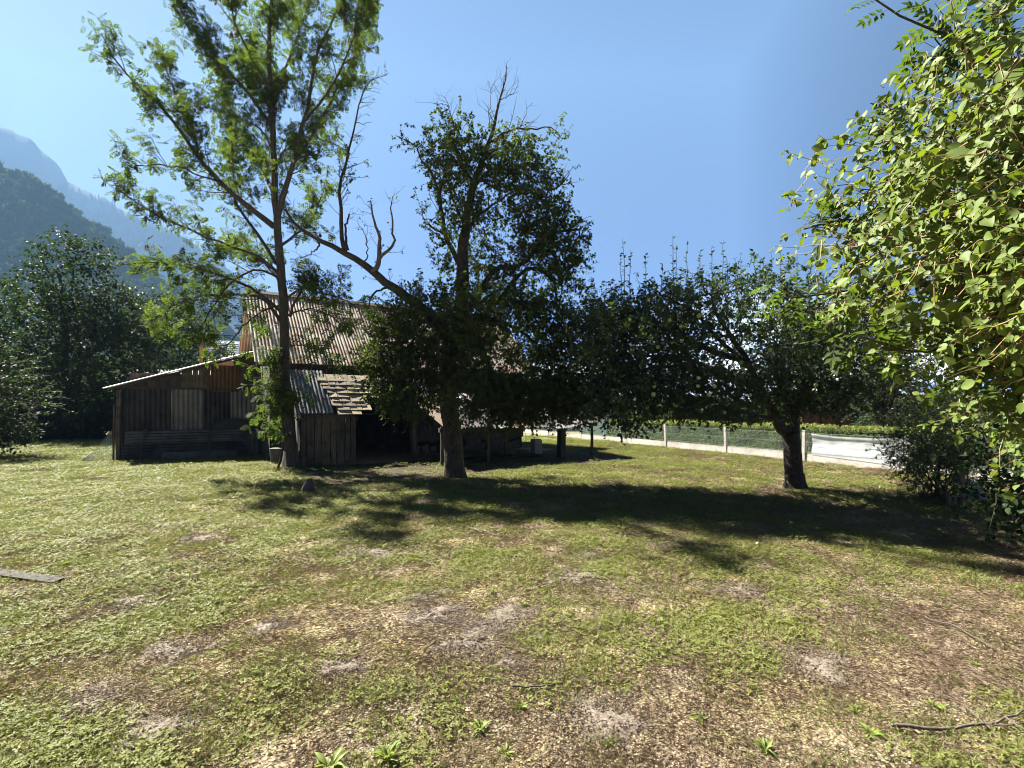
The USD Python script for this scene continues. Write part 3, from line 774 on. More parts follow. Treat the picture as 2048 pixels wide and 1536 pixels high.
t = thing("tarp", "white sheet hung over the wire fence, right of the apple trunk", "sheet")
ss, zz = np.meshgrid(np.linspace(-.25, -2.66, 60), np.linspace(0, 1, 22), indexing="ij")
top = .86 - .05 * np.abs(np.sin((ss + .2) * 1.3)); bot = .22 - .10 * np.clip((-ss - .2) / 2.4, 0, 1)
zv = bot + (top - bot) * zz
fold = (.018 * (1 + np.sin(ss * 4 + zz * 3.5 + 3 * meshkit.noise(np.stack([ss * 1.5, zz * 2, 0 * ss], -1)))) + .05 * meshkit.fbm(np.stack([ss * 2.5 + zz * 2.5, zz * 2.2, 0 * ss], -1), 4)) * np.clip((zv - .3) * 4, 0, 1) * np.clip((.93 - zz) * 8, .15, 1)
V = F0 + FD * ss[..., None] + FN * (-.034 + fold)[..., None]
V[..., 2] = zv
a_, b_ = np.meshgrid(np.arange(59), np.arange(21), indexing="ij"); q = a_ * 22 + b_
part(t, "cloth", (V.reshape(-1, 3), np.stack([q, q + 22, q + 23, q + 1], -1).reshape(-1, 4)), M["tarp"], True)

hedge = thing("hedge", "clipped green hedge with sunlight painted into its yellow top leaves, behind the wire fence", "hedge")
r = rngs(31)


def hedge_leaves(n, s0, s1, w0, w1, h, top):
    s_ = r.uniform(s0, s1, n)
    if top:
        w_ = r.uniform(w0, w1, n); z_ = h + r.uniform(-.12, .03, n)
        nrm_ = np.tile([0, 0, 1.0], (n, 1))
    else:
        w_ = w0 + np.abs(r.normal(0, .05, n)); z_ = r.uniform(.05, h, n)
        nrm_ = np.tile(-FN + [0, 0, .5], (n, 1))
    hh = .05 * (meshkit.noise(np.stack([s_ * 1.5, w_ * 2, 0 * s_], -1)) - .5) * 2
    p = F0 + FD * s_[:, None] + FN * (w_ + .08 * (meshkit.noise(np.stack([s_ * 3, z_ * 3, 0 * s_], -1)) - .5))[:, None]
    p[:, 2] = z_ + hh
    d = unit(nrm_ * .6 + r.normal(0, .7, p.shape))
    return leaves(p, d, nrm_ + r.normal(0, .5, p.shape), r.uniform(.04, .075, n), RHOMB)


part(hedge, "core", prism([F0 + FD * -5.5 + FN * .62, F0 + FD * 10.4 + FN * .62, F0 + FD * 10.4 + FN * 1.75, F0 + FD * -5.5 + FN * 1.75], [0, 0, .93]), M["bark_apple"])
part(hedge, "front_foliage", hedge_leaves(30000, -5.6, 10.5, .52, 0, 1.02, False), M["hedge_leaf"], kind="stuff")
part(hedge, "top_foliage", hedge_leaves(14000, -5.6, 10.5, .5, 1.85, 1.04, True), M["hedge_top_lit_leaf"], kind="stuff")

# ------------------------------------------------------------------ neighbouring buildings
def at(px, y):
    return np.array([(px - 1024) / F * y, y, 0.0])


g = thing("house", "grey rendered neighbour house with a dark doorway, seen under the porch roof", "house", at(1130, 36), 14)
for x0, x1, z0, z1 in ((-5, .55, 0, 3), (1.5, 3.6, 0, 3), (.55, 1.5, 2.05, 3)):
    part(g, "wall", box([(x0 + x1) / 2, 0, (z0 + z1) / 2], [x1 - x0, .25, z1 - z0]), M["render_grey"])
part(g, "side_wall", box([3.48, 3.1, 1.5], [.25, 6, 3]), M["render_grey"])
part(g, "side_wall", box([-4.9, 3.1, 1.5], [.25, 6, 3]), M["render_grey"])
part(g, "door", box([1.02, .12, 1.02], [.93, .05, 2.04]), M["wood1"])
part(g, "roof", prism([[-5.6, 3, 5.0], [-5.6, 6.6, 2.9], [-5.6, 3, 4.75], [-5.6, -.6, 2.9]], [9.8, 0, 0]), M["slate"])
t = thing("windscreen_net", "dark green mesh screen on thin poles behind the left fence posts", "mesh screen")
for i in range(3):
    a0, a1 = F0 + FD * (13.2 - i * 1.9) + FN * .9, F0 + FD * (13.2 - (i + 1) * 1.9) + FN * .9
    part(t, "net_panel", prism([a0 + [0, 0, .1], a1 + [0, 0, .1], a1 + [0, 0, .95], a0 + [0, 0, .95]], FN * .01), M["green_net"])
    part(t, "pole", tube([a0, a0 + [0, 0, 1.05]], .02, 6), M["wire"])
t = thing("cabin", "red-brown wooden cabin with a small window, behind the hedge right of the apple trunk", "cabin", at(1652, 25), -20)
x = -1.0
while x < 1.0:
    w = .16
    if -.6 < x < .55:
        part(t, "wall_board", box([x + w / 2, 0, .62], [w - .012, .03, 1.22]), M["red_wood"])
        part(t, "wall_board", box([x + w / 2, 0, 2.15], [w - .012, .03, .5]), M["red_wood"])
    else:
        part(t, "wall_board", box([x + w / 2, 0, 1.2], [w - .012, .03, 2.4]), M["red_wood"])
    x += w
wf = part(t, "window", box([0, -.03, 1.25], [1.3, .06, .06]), M["dark"])
part(wf, "pane", box([0, .01, 1.58], [1.16, .01, .62]), M["pane"])
part(wf, "frame", box([-.6, -.02, 1.58], [.05, .05, .64]), M["dark"]); part(wf, "frame", box([.6, -.02, 1.58], [.05, .05, .64]), M["dark"]); part(wf, "mullion", box([0, -.02, 1.58], [.04, .05, .64]), M["dark"])
part(t, "side_wall", box([-1.0, 1.8, 1.2], [.04, 3.5, 2.4]), M["red_wood"]); part(t, "side_wall", box([1.0, 1.8, 1.2], [.04, 3.5, 2.4]), M["red_wood"]); part(t, "back_wall", box([0, 3.5, 1.2], [2.0, .04, 2.4]), M["red_wood"])
part(t, "roof", prism([[-1.7, 1.8, 3.6], [-1.7, 4.1, 2.3], [-1.7, 1.8, 3.45], [-1.7, -.5, 2.3]], [3.4, 0, 0]), M["slate"])

t = thing("chalet", "distant house with a pale slate dormer roof showing above the shed", "house", at(452, 38), 28)
part(t, "wall", box([-.1, 2.0, 2.4], [2.6, 3.4, 4.8]), M["ochre_wood"])
part(t, "roof", prism([[-1.6, .2, 6.7], [-1.6, 4.2, 4.7], [-1.6, .2, 6.5], [-1.6, -.3, 6.2]], [3.0, 0, 0]), M["slate"])
n_ = 9
for k in range(n_):
    q = k / n_
    part(t, "slate_course", prism([[-1.05 - .35 * q, -1.7 + 1.5 * q - .02, 5.0 + 1.55 * q + .02], [.95 - .1 * q, -1.7 + 1.5 * q - .02, 5.0 + 1.55 * q + .02], [.95 - .1 * q, -1.52 + 1.5 * q, 5.19 + 1.55 * q], [-1.05 - .35 * q, -1.52 + 1.5 * q, 5.19 + 1.55 * q]], [0, -.012, .012]), M["slate"])
part(t, "dormer_side", prism([[-1.15, -1.7, 4.9], [-1.15, -.1, 4.9], [-1.45, -.1, 6.5]], [.08, 0, 0]), M["wood1"])
part(t, "dormer_post", box([-1.5, -1.6, 5.6], [.22, .2, 1.7]), M["ochre_wood"])
part(t, "dormer_front", box([0, -1.55, 4.6], [2.3, .1, .9]), M["ochre_wood"])
t = thing("outbuilding", "low pale outbuilding with a white sheet roof beyond the shed", "outbuilding", at(352, 30), 20)
part(t, "wall", box([0, 1.6, 1.55], [5.6, 3, 3.1]), M["pale_sheet"])
for k in range(4):
    part(t, "roof_sheet", corr([-3.0 + k * 1.5, -.3, 3.3], (1, 0, 0), (0, 3.8, .75), 1.52, 3.9, .18, .03, seg=4), M["pale_sheet"], 50)
part(t, "window", box([.6, .05, 2.5], [.8, .08, .5]), M["dark"])

# ------------------------------------------------------------------ trees
def bark(parent, name, limbs, mat, sides=9, off=(0, 0, 0), label=None):
    mb = MB()
    for p, rad in limbs:
        mb.add(tube(p, rad, sides, True))
    part(parent, name, mb.get(off), mat, True, label)


def stack(limbs, k=12):
    return np.stack([resample(p, k) for p, _ in limbs]), np.stack([np.interp(np.linspace(0, 1, k), np.linspace(0, 1, len(q)), q) for _, q in limbs])


def px_limb(pts, y0, y1, r0, r1, rng, k=14, rough=.015):
    """A limb measured on the photograph: its (px, py) points spread over depths y0 to y1."""
    d = np.linspace(0, 1, len(pts))
    return limb([P(a, b, y0 + (y1 - y0) * t) for (a, b), t in zip(pts, d)], r0, r1, k, rough, rng)


def flare(base, top, r0, r1, rng, lobes=5, sides=18, k=14, amp=.35, h=.35):
    """A trunk with root flare: base and top points, radii; flutes fade upwards."""
    base, top = np.asarray(base, float), np.asarray(top, float)
    a = np.arange(sides) * 2 * np.pi / sides
    ph = rng.uniform(0, 6.28, 3)
    V = []
    for t in np.linspace(0, 1, k) ** 1.6:
        c = base + (top - base) * t
        z = np.linalg.norm(top - base) * t
        e = math.exp(-z / h)
        rad = (r0 + (r1 - r0) * t) * (1 + amp * e * (1 + .7 * np.sin(lobes * a + ph[0])) + .06 * np.sin(3 * a + ph[1] + 2 * t) + .03 * np.sin(7 * a + ph[2] - 3 * t))
        V.append(np.stack([c[0] + rad * np.cos(a), c[1] + rad * np.sin(a), np.full(sides, c[2])], 1))
    V = np.concatenate(V)
    i, j = np.meshgrid(np.arange(k - 1), np.arange(sides), indexing="ij")
    f = np.stack([i * sides + j, i * sides + (j + 1) % sides, (i + 1) * sides + (j + 1) % sides, (i + 1) * sides + j], -1).reshape(-1, 4)
    return V, f


def leaf_part(tree, name, sets, mat, off, kind="stuff", label=None):
    mb = MB()
    for s_ in sets:
        mb.add(s_)
    part(tree, name, mb.get(off), mat, False, label, kind=kind)


# tall ash in front of the shed -------------------------------------------------
r = rngs(101)
AB = np.array([-6.05, 13.8, 0.0])
ash = thing("ash_tree", "tall airy ash tree with pinnate leaves, its trunk in front of the shed and barn", "tree", AB)
trunk_px = [(583, 905), (576, 840), (570, 760), (568, 640), (567, 600), (557, 488), (553, 430), (548, 352), (546, 273), (543, 176), (537, 117), (540, 59), (544, 0), (548, -120), (552, -220)]
tk = px_limb(trunk_px, 13.8, 13.6, .175, .02, r, 34, .008)
L = [tk]
L += [px_limb(p, a, b, c, .012, r) for p, a, b, c in (
    ([(553, 441), (567, 390), (590, 312), (610, 242), (626, 156), (637, 98), (668, 40), (700, -60)], 13.7, 12.8, .09),
    ([(590, 320), (630, 260), (668, 190), (706, 120), (735, 40), (748, -40)], 13.4, 16.6, .05),
    ([(610, 242), (660, 180), (700, 96), (716, 20), (730, -60)], 13.5, 12.6, .04),
    ([(548, 453), (497, 414), (442, 367), (395, 312), (329, 219), (278, 172), (239, 133), (208, 74)], 13.7, 12.6, .085),
    ([(552, 527), (512, 461), (473, 406), (466, 340), (464, 280), (458, 200), (440, 130)], 13.7, 17.2, .05),
    ([(541, 250), (497, 187), (450, 133), (395, 70), (364, 23), (345, -20), (330, -70)], 13.6, 16.8, .055),
    ([(556, 545), (532, 523), (450, 488), (345, 445), (298, 422), (231, 375)], 13.7, 12.5, .045),
    ([(560, 622), (500, 575), (434, 547), (337, 527), (240, 530)], 13.7, 12.4, .045),
    ([(560, 640), (505, 591), (426, 590), (350, 610), (300, 640)], 13.7, 12.9, .05),
    ([(565, 560), (520, 540), (470, 560), (410, 640), (380, 690)], 13.7, 12.6, .035),
    ([(580, 634), (597, 590), (625, 560), (655, 575)], 13.7, 13.3, .04),
    ([(574, 632), (620, 618), (660, 632), (690, 660)], 13.7, 13.2, .025),
    ([(544, 180), (500, 110), (470, 40), (450, -60)], 13.6, 12.6, .04),
    ([(543, 170), (590, 90), (600, 20), (610, -80)], 13.6, 17.0, .04),
    ([(395, 312), (380, 240), (352, 190), (330, 130), (325, 100)], 13.0, 15.0, .025),
    ([(442, 367), (400, 350), (340, 330), (290, 330), (250, 345)], 13.2, 12.6, .022),
    ([(553, 500), (590, 470), (620, 450), (640, 400), (650, 360)], 13.7, 16.8, .045),
    ([(549, 400), (530, 350), (505, 300), (480, 290), (450, 300)], 13.7, 17.5, .045), ([(550, 330), (590, 290), (640, 280), (690, 300)], 13.6, 17.0, .04), ([(558, 560), (520, 520), (480, 500), (440, 500)], 13.7, 17.4, .05), ([(570, 600), (610, 575), (650, 588), (700, 604), (720, 630)], 13.7, 13.2, .03), ([(571, 690), (605, 690), (640, 705), (660, 730)], 13.7, 13.2, .02), ([(568, 610), (530, 620), (480, 660), (450, 700)], 13.7, 13.0, .03), ([(545, 230), (520, 170), (500, 130), (505, 60)], 13.6, 17.5, .04),
    ([(546, 300), (520, 260), (490, 240), (440, 220), (400, 215)], 13.6, 13.0, .025))]
part(ash, "trunk", MB().add(flare([AB[0] + .0, AB[1], -.03], tk[0][0] + [0, 0, .05], .20, .175, r, amp=.45)).add(tube(tk[0], tk[1], 12)).get(AB), M["bark_ash"], True)
bark(ash, "limb", L[1:], M["bark_ash"], 8, AB)
S, SR = stack(L[1:])
tt, ttr = resample(tk[0][10:], 12)[None], np.linspace(.1, .02, 12)[None]
S, SR = np.concatenate([S, tt]), np.concatenate([SR, ttr])
C1, R1 = children(S, SR, 5.6, (.4, 1.35), (.5, 1.1), r, up=.22, curve=.08, noise=.07, tmin=.16)
C2, R2 = children(C1, R1, 4.6, (.2, .55), (.6, 1.2), r, up=.15, curve=.05, tmin=.2, k=4)
C0, R0 = children(S, SR, 1.6, (.15, .4), (.5, 1.1), r, up=.2, tmin=.3, k=4)
part(ash, "branches", MB().add(tubes(C1, R1, 5)).add(tubes(C2, R2, 3)).add(tubes(C0, R0, 3)).get(AB), M["twig"], True)
sets = []
for C, npt in ((C1, 4.0), (C2, 3.7), (C0, 4.0)):
    p, d, nn = on_twigs(C, npt, r, .2, .9, .35, nj=.6)
    sets.append(leaves(p, d, nn, r.uniform(.16, .29, len(p)), PINNATE))
leaf_part(ash, "crown", sets, M["ash_leaf"], AB)
hi = C1[C1[:, -1, 2] > 4.6]
p, d, nn = on_twigs(hi[r.random(len(hi)) < .5], 1.2, r, .35, .8, .6)
leaf_part(ash, "seed_clusters", [leaves(p, unit(d * .2 + [0, 0, -1.0]) * 0 + unit(r.normal(size=p.shape) * [1, 1, .1]), np.tile([0, 0, 1.0], (len(p), 1)), r.uniform(.16, .26, len(p)), KEYS)], M["ash_key"], AB)
# leafy shoots round the lower trunk
sh_l = []
for k in range(46):
    z = r.uniform(.7, 3.1)
    b0 = np.array([AB[0] + r.uniform(-.15, .1), AB[1] - .16, z])
    a = r.uniform(2.6, 4.3) if k < 38 else r.uniform(4.3, 5.9)
    ln = r.uniform(.5, 1.35)
    d = np.array([math.cos(a), math.sin(a) * .6, .25])
    sh_l.append(limb([b0, b0 + d * ln * .5 + [0, 0, .08], b0 + d * ln - [0, 0, .12]], .010, .004, 8, .01, r))
sp = limb([[AB[0] - .3, AB[1] - .25, 0], [AB[0] - .18, AB[1] - .3, .35], [AB[0] - .12, AB[1] - .32, .9], [AB[0] - .16, AB[1] - .34, 1.8], [AB[0] - .1, AB[1] - .3, 2.6]], .035, .012, 12, .008, r)
sh_l.append(sp)
bark(ash, "sucker", sh_l, M["twig"], 5, AB, "slender sunlit sucker stems rising beside the trunk foot")
S2, SR2 = stack(sh_l, 8)
C3, R3 = children(S2, SR2, 3.0, (.15, .4), (.6, 1.1), r, up=.0, curve=-.15, k=4)
sets = []
for C, npt in ((S2, 6.0), (C3, 3.2)):
    p, d, nn = on_twigs(C, npt, r, .25, .8, .35, nj=.35)
    sets.append(leaves(p, d, nn, r.uniform(.17, .28, len(p)), PINNATE))
leaf_part(ash, "sucker_leaves", sets, M["ash_leaf"], AB)

# old pear tree ----------------------------------------------------------------
r = rngs(202)
PB = np.array([-1.33, 11.9, 0.0])
pear = thing("pear_tree", "old gnarled pear tree with bare dead tops and a long broken limb, before the barn", "tree", PB)
tk = px_limb([(908, 900), (902, 843), (891, 760), (902, 696), (920, 638), (925, 568), (925, 490), (934, 442), (944, 377), (960, 334), (977, 282), (986, 263), (993, 224), (1006, 178), (1016, 132)], 11.9, 11.8, .26, .012, r, 34, .012)
tk[1][:] = np.interp(np.linspace(0, 1, 34), [0, .25, .45, .6, .8, 1], [.225, .19, .155, .105, .05, .008])
big = px_limb([(905, 690), (868, 640), (823, 603), (797, 582), (753, 550), (727, 527), (669, 496), (622, 473), (590, 449), (571, 420)], 11.9, 12.6, .17, .03, r, 18, .015)
L = [px_limb(p, a, b, c, e, r) for p, a, b, c, e in (
    ([(925, 540), (913, 513), (889, 468), (879, 393), (863, 347), (843, 315), (830, 285), (805, 276), (791, 272)], 11.9, 11.4, .07, .006),
    ([(889, 468), (868, 458), (853, 445), (840, 420)], 11.8, 11.4, .03, .006),
    ([(879, 420), (884, 360), (875, 330), (860, 300)], 11.6, 11.9, .03, .006),
    ([(944, 360), (915, 311), (908, 256), (898, 217), (890, 194)], 11.9, 12.3, .045, .005),
    ([(898, 217), (882, 208), (876, 210)], 12.2, 12.2, .012, .004),
    ([(915, 640), (960, 588), (993, 536), (1038, 533), (1074, 490), (1107, 464), (1159, 463), (1162, 477), (1182, 489)], 11.8, 10.4, .11, .012),
    ([(925, 660), (985, 615), (1012, 582), (1042, 546), (1061, 533), (1090, 546), (1110, 572), (1112, 610)], 11.8, 11.0, .10, .014),
    ([(1084, 484), (1094, 425), (1095, 386), (1116, 373), (1139, 347)], 10.8, 10.9, .045, .008),
    ([(983, 285), (1019, 263), (1060, 257), (1090, 256), (1113, 263), (1126, 279), (1140, 268)], 11.8, 11.2, .035, .005),
    ([(965, 320), (1009, 295), (1058, 302), (1074, 321), (1090, 354)], 11.8, 11.0, .035, .006),
    ([(986, 263), (978, 230), (982, 200), (975, 160)], 11.8, 11.9, .012, .004),
    ([(1000, 200), (1020, 190), (1035, 170), (1038, 160)], 11.8, 11.7, .010, .004),
    ([(930, 470), (960, 430), (1000, 400), (1030, 380), (1050, 365)], 11.9, 12.8, .05, .01),
    ([(932, 450), (905, 400), (890, 350), (868, 320)], 11.9, 12.8, .045, .01),
    ([(945, 380), (980, 340), (1020, 330), (1060, 350)], 11.9, 10.6, .04, .01),
    ([(915, 650), (870, 640), (820, 660), (790, 720), (775, 790)], 11.8, 10.2, .06, .01),
    ([(925, 640), (980, 640), (1040, 660), (1090, 720), (1110, 790)], 11.8, 10.0, .07, .01),
    ([(925, 620), (990, 600), (1070, 610), (1130, 650), (1165, 720)], 11.8, 10.9, .06, .01),
    ([(918, 650), (930, 640), (960, 680), (985, 750), (1000, 820)], 11.8, 9.7, .05, .01),
    ([(912, 680), (890, 690), (860, 740), (845, 800)], 11.8, 10.6, .04, .01))]
snag = [px_limb(p, a, b, c, e, r) for p, a, b, c, e in (
    ([(745, 545), (758, 526), (760, 497), (748, 440), (739, 399), (736, 402)], 12.2, 12.2, .07, .012),
    ([(752, 540), (765, 510), (785, 494), (786, 477), (783, 430), (783, 393)], 12.2, 12.0, .05, .010),
    ([(690, 505), (684, 480), (681, 440), (680, 371), (696, 312), (715, 226), (735, 168), (774, 148)], 12.4, 12.2, .06, .006),
    ([(696, 500), (690, 470), (695, 440), (700, 430)], 12.4, 12.3, .04, .02),
    ([(727, 527), (735, 500), (730, 470), (722, 455)], 12.2, 12.1, .02, .006),
    ([(640, 482), (625, 505), (600, 515)], 12.5, 12.3, .03, .008),
    ([(775, 575), (745, 590), (735, 620), (738, 640)], 12.1, 11.8, .03, .01))]
part(pear, "trunk", MB().add(flare([PB[0] - .02, PB[1], -.03], tk[0][0] + [0, 0, .04], .225, .222, r, 6, amp=.24, h=.16)).add(tube(tk[0], tk[1], 14)).get(PB), M["bark_pear"], True)
bark(pear, "limb", [big], M["bark_pear"], 10, PB, "long heavy limb reaching up to the left")
bark(pear, "limbs", L, M["bark_pear"], 8, PB)
bark(pear, "broken_snag", snag[:2], M["dead_wood"], 8, PB, "pale broken dead snags on the long limb")
bark(pear, "watershoots", snag[2:], M["bark_pear"], 7, PB)
S, SR = stack(L + snag[2:3] + [(tk[0][14:], tk[1][14:])])
C1, R1 = children(S, SR, 7.0, (.3, .95), (.6, 1.2), r, up=.12, curve=.05, noise=.12, tmin=.18)
C2, R2 = children(C1, R1, 4.5, (.12, .35), (.6, 1.2), r, up=.1, noise=.12, k=4)
Sb, SRb = stack(snag + [big])
B1, BR1 = children(Sb, SRb, 5.5, (.2, .75), (.7, 1.3), r, up=.25, noise=.16, rad=.011, k=6)
B2, BR2 = children(B1, BR1, 5.0, (.08, .3), (.6, 1.2), r, up=.1, noise=.15, k=4)
lob = [lobe(P(1010, 690, 10.9), (1.9, 1.5, 1.35), 1265, r, (.25, .6), .45, .4, 1), lobe(P(880, 650, 11.2), (1.35, 1.2, 1.0), 590, r, (.25, .6), .45, .45, 2), lobe(P(790, 690, 10.9), (.75, .8, .95), 323, r, (.25, .6), .4, .5, 3),
       lobe(P(1060, 560, 11.3), (1.3, 1.2, .9), 355, r, (.25, .55), .4, .45, 4), lobe(P(965, 370, 11.8), (1.1, 1.1, 1.4), 310, r, (.2, .5), .35, .45, 5), lobe(P(1165, 690, 10.6), (.7, .9, 1.2), 244, r, (.25, .6), .4, .45, 10), lobe(P(1080, 430, 11.0), (.75, .8, .75), 200, r, (.2, .5), .4, .5, 6),
       lobe(P(1060, 800, 9.9), (1.25, .9, .5), 365, r, (.25, .6), .4, .5, 7), lobe(P(1010, 800, 9.8), (1.3, .8, .5), 355, r, (.25, .6), .35, .5, 18), lobe(P(1150, 790, 9.8), (.7, .8, .5), 240, r, (.25, .6), .35, .5, 19), lobe(P(810, 800, 10.4), (.5, .5, .4), 110, r, (.25, .6), .3, .5, 27), lobe(P(780, 740, 10.8), (.6, .6, .75), 190, r, (.25, .6), .3, .5, 20), lobe(P(900, 300, 11.9), (.85, .9, .9), 200, r, (.2, .5), .2, .5, 21), lobe(P(1040, 330, 11.3), (.8, .8, .7), 200, r, (.2, .5), .2, .5, 22), lobe(P(1100, 480, 10.9), (.8, .8, .8), 240, r, (.2, .5), .2, .5, 23), lobe(P(845, 770, 10.6), (.5, .6, .5), 133, r, (.25, .6), .4, .5, 8), lobe(P(930, 500, 11.9), (.9, 1.0, 1.0), 190, r, (.2, .5), .4, .5, 9)]
part(pear, "branches", MB().add(tubes(C1, R1, 5)).add(tubes(C2, R2, 3)).add(tubes(B1, BR1, 5)).add(tubes(B2, BR2, 3)).add(tubes(np.concatenate([a for a, _ in lob]), np.concatenate([b for _, b in lob]), 3)).get(PB), M["twig"], True)
C1f = C1[(C1[:, -1, 2] < 8.2) & (r.random(len(C1)) < .9)]
C2f = C2[(C2[:, -1, 2] < 8.3) & (r.random(len(C2)) < .9)]
sets = []
for C, npt, sz_ in ((C1f, 7.0, (.05, .08)), (C2f, 6.5, (.05, .08)), (np.concatenate([a for a, _ in lob]), 17.0, (.055, .09)), (B2[B2[:, 0, 0] > -4.0][::3], 3, (.05, .07))):
    p, d, nn = on_twigs(C, npt, r, .1, .85, .3)
    sets.append(leaves(p, d, nn, r.uniform(*sz_, len(p)), RHOMB))
leaf_part(pear, "crown", sets, M["pear_leaf"], PB)

# apple tree -------------------------------------------------------------------
r = rngs(303)
QB = np.array([5.80, 10.3, 0.0])
apple = thing("apple_tree", "spreading apple tree with green apples and upright shoots, on the right of the lawn", "tree", QB)
tk = px_limb([(1588, 950), (1585, 910), (1583, 880), (1577, 862)], 10.3, 10.3, .175, .165, r, 8, .003)
L = [px_limb(p, a, b, c, e, r) for p, a, b, c, e in (
    ([(1580, 868), (1558, 848), (1540, 808), (1523, 779), (1494, 722), (1470, 680), (1440, 640), (1420, 590)], 10.3, 9.7, .13, .02),
    ([(1588, 868), (1592, 826), (1602, 780), (1625, 730), (1650, 690), (1660, 630)], 10.3, 10.0, .12, .02),
    ([(1545, 815), (1560, 770), (1580, 720), (1570, 650), (1560, 590)], 10.2, 11.0, .07, .015),
    ([(1570, 862), (1551, 845), (1523, 833), (1494, 838), (1462, 847), (1440, 850)], 10.3, 9.3, .055, .012),
    ([(1523, 779), (1470, 760), (1400, 740), (1330, 730), (1270, 745), (1225, 780)], 10.1, 8.7, .08, .012),
    ([(1494, 722), (1420, 700), (1340, 660), (1270, 640), (1200, 650)], 10.0, 9.4, .08, .012),
    ([(1500, 735), (1450, 690), (1380, 620), (1320, 590)], 10.0, 8.6, .06, .012),
    ([(1592, 826), (1640, 790), (1690, 770), (1740, 790)], 10.3, 9.4, .06, .012),
    ([(1590, 830), (1570, 780), (1550, 730), (1560, 680)], 10.3, 8.3, .07, .012),
    ([(1600, 790), (1620, 760), (1660, 740), (1700, 700)], 10.3, 11.6, .06, .012),
    ([(1530, 800), (1480, 780), (1420, 790), (1370, 820)], 10.2, 8.2, .06, .012),
    ([(1515, 770), (1440, 740), (1370, 720), (1300, 700)], 10.2, 11.8, .07, .012))]
part(apple, "trunk", MB().add(flare([QB[0] + .02, QB[1], -.03], tk[0][0] + [0, 0, .04], .19, .175, r, 5, amp=.3, h=.15)).add(tube(tk[0], tk[1], 14)).get(QB), M["bark_apple"], True)
bark(apple, "limbs", L, M["bark_apple"], 9, QB)
S, SR = stack(L)
C1, R1 = children(S, SR, 4.5, (.4, 1.1), (.6, 1.2), r, up=.15, curve=-.05, noise=.08)
C2, R2 = children(C1, R1, 4.0, (.15, .4), (.6, 1.1), r, up=.1, noise=.08, k=4)
lob = [lobe(P(1450, 670, 9.6), (2.6, 2.3, 1.15), 1435, r, (.3, .6), .5, .4, 11), lobe(P(1290, 700, 9.3), (1.15, 1.5, 1.15), 648, r, (.3, .6), .4, .45, 12), lobe(P(1620, 700, 9.8), (1.2, 1.5, 1.0), 524, r, (.3, .6), .45, .4, 13),
       lobe(P(1210, 690, 9.0), (.65, .9, 1.05), 296, r, (.25, .6), .4, .45, 17), lobe(P(1250, 800, 8.8), (.75, .9, .5), 237, r, (.25, .55), .4, .45, 14), lobe(P(1430, 800, 8.7), (.9, .9, .35), 199, r, (.25, .5), .4, .5, 15), lobe(P(1640, 790, 9.2), (.9, .9, .4), 237, r, (.25, .5), .4, .45, 16)]
# upright shoots on top
up_s = []
for px, py0, py1, y in [(1245, 640, 478, 9.2), (1262, 640, 500, 9.6), (1240, 660, 510, 9.9), (1292, 640, 510, 9.4), (1325, 620, 528, 9.7), (1345, 640, 470, 9.2), (1352, 640, 490, 9.6), (1375, 630, 485, 9.9), (1400, 620, 500, 9.1), (1405, 640, 530, 9.5), (1425, 620, 490, 9.3),
                        (1447, 620, 482, 9.7), (1452, 640, 510, 9.2), (1470, 620, 515, 9.6), (1480, 620, 508, 10), (1507, 620, 502, 9.3), (1520, 620, 520, 10.2), (1545, 620, 495, 9.6), (1560, 600, 480, 9.9), (1385, 640, 545, 8.6), (1310, 640, 560, 8.7), (1430, 640, 550, 8.5), (1490, 640, 560, 8.5), (1205, 640, 560, 9.5), (1190, 650, 580, 9.9), (1595, 620, 510, 10.1), (1620, 640, 530, 9.7)]:
    up_s.append(px_limb([(px + r.uniform(-14, 14), py0), (px + r.uniform(-4, 4), (py0 + py1) / 2), (px, py1)], y, y, .012, .003, r, 10, .006))
US, UR = stack(up_s, 10)
part(apple, "branches", MB().add(tubes(C1, R1, 5)).add(tubes(C2, R2, 3)).add(tubes(US, UR, 4)).add(tubes(np.concatenate([a for a, _ in lob]), np.concatenate([b for _, b in lob]), 3)).get(QB), M["twig"], True)
LC = np.concatenate([a for a, _ in lob])
sets = []
for C, npt, sz_ in ((C1, 6.0, (.06, .09)), (C2, 5.0, (.06, .09)), (LC, 11, (.06, .10))):
    p, d, nn = on_twigs(C, npt, r, .1, .85, .3)
    sets.append(leaves(p, d, nn, r.uniform(*sz_, len(p)), RHOMB))
p, d, nn = on_twigs(US, 30, r, .02, .95, -.25, nj=.4)
sets.append(leaves(p, d, nn, r.uniform(.055, .085, len(p)), RHOMB))
leaf_part(apple, "crown", sets, M["apple_leaf"], QB)


def apple_mesh(rad, nseg=10):
    prof = np.array([[.0, -.82], [.35, -.9], [.75, -.62], [1.0, -.05], [.92, .45], [.6, .82], [.25, .84], [.04, .66]]) * rad
    a = np.arange(nseg) * 2 * np.pi / nseg
    V = np.concatenate([np.stack([q[0] * np.cos(a), q[0] * np.sin(a), np.full(nseg, q[1])], 1) for q in prof])
    i, j = np.meshgrid(np.arange(7), np.arange(nseg), indexing="ij")
    return V, np.stack([i * nseg + j, i * nseg + (j + 1) % nseg, (i + 1) * nseg + (j + 1) % nseg, (i + 1) * nseg + j], -1).reshape(-1, 4)


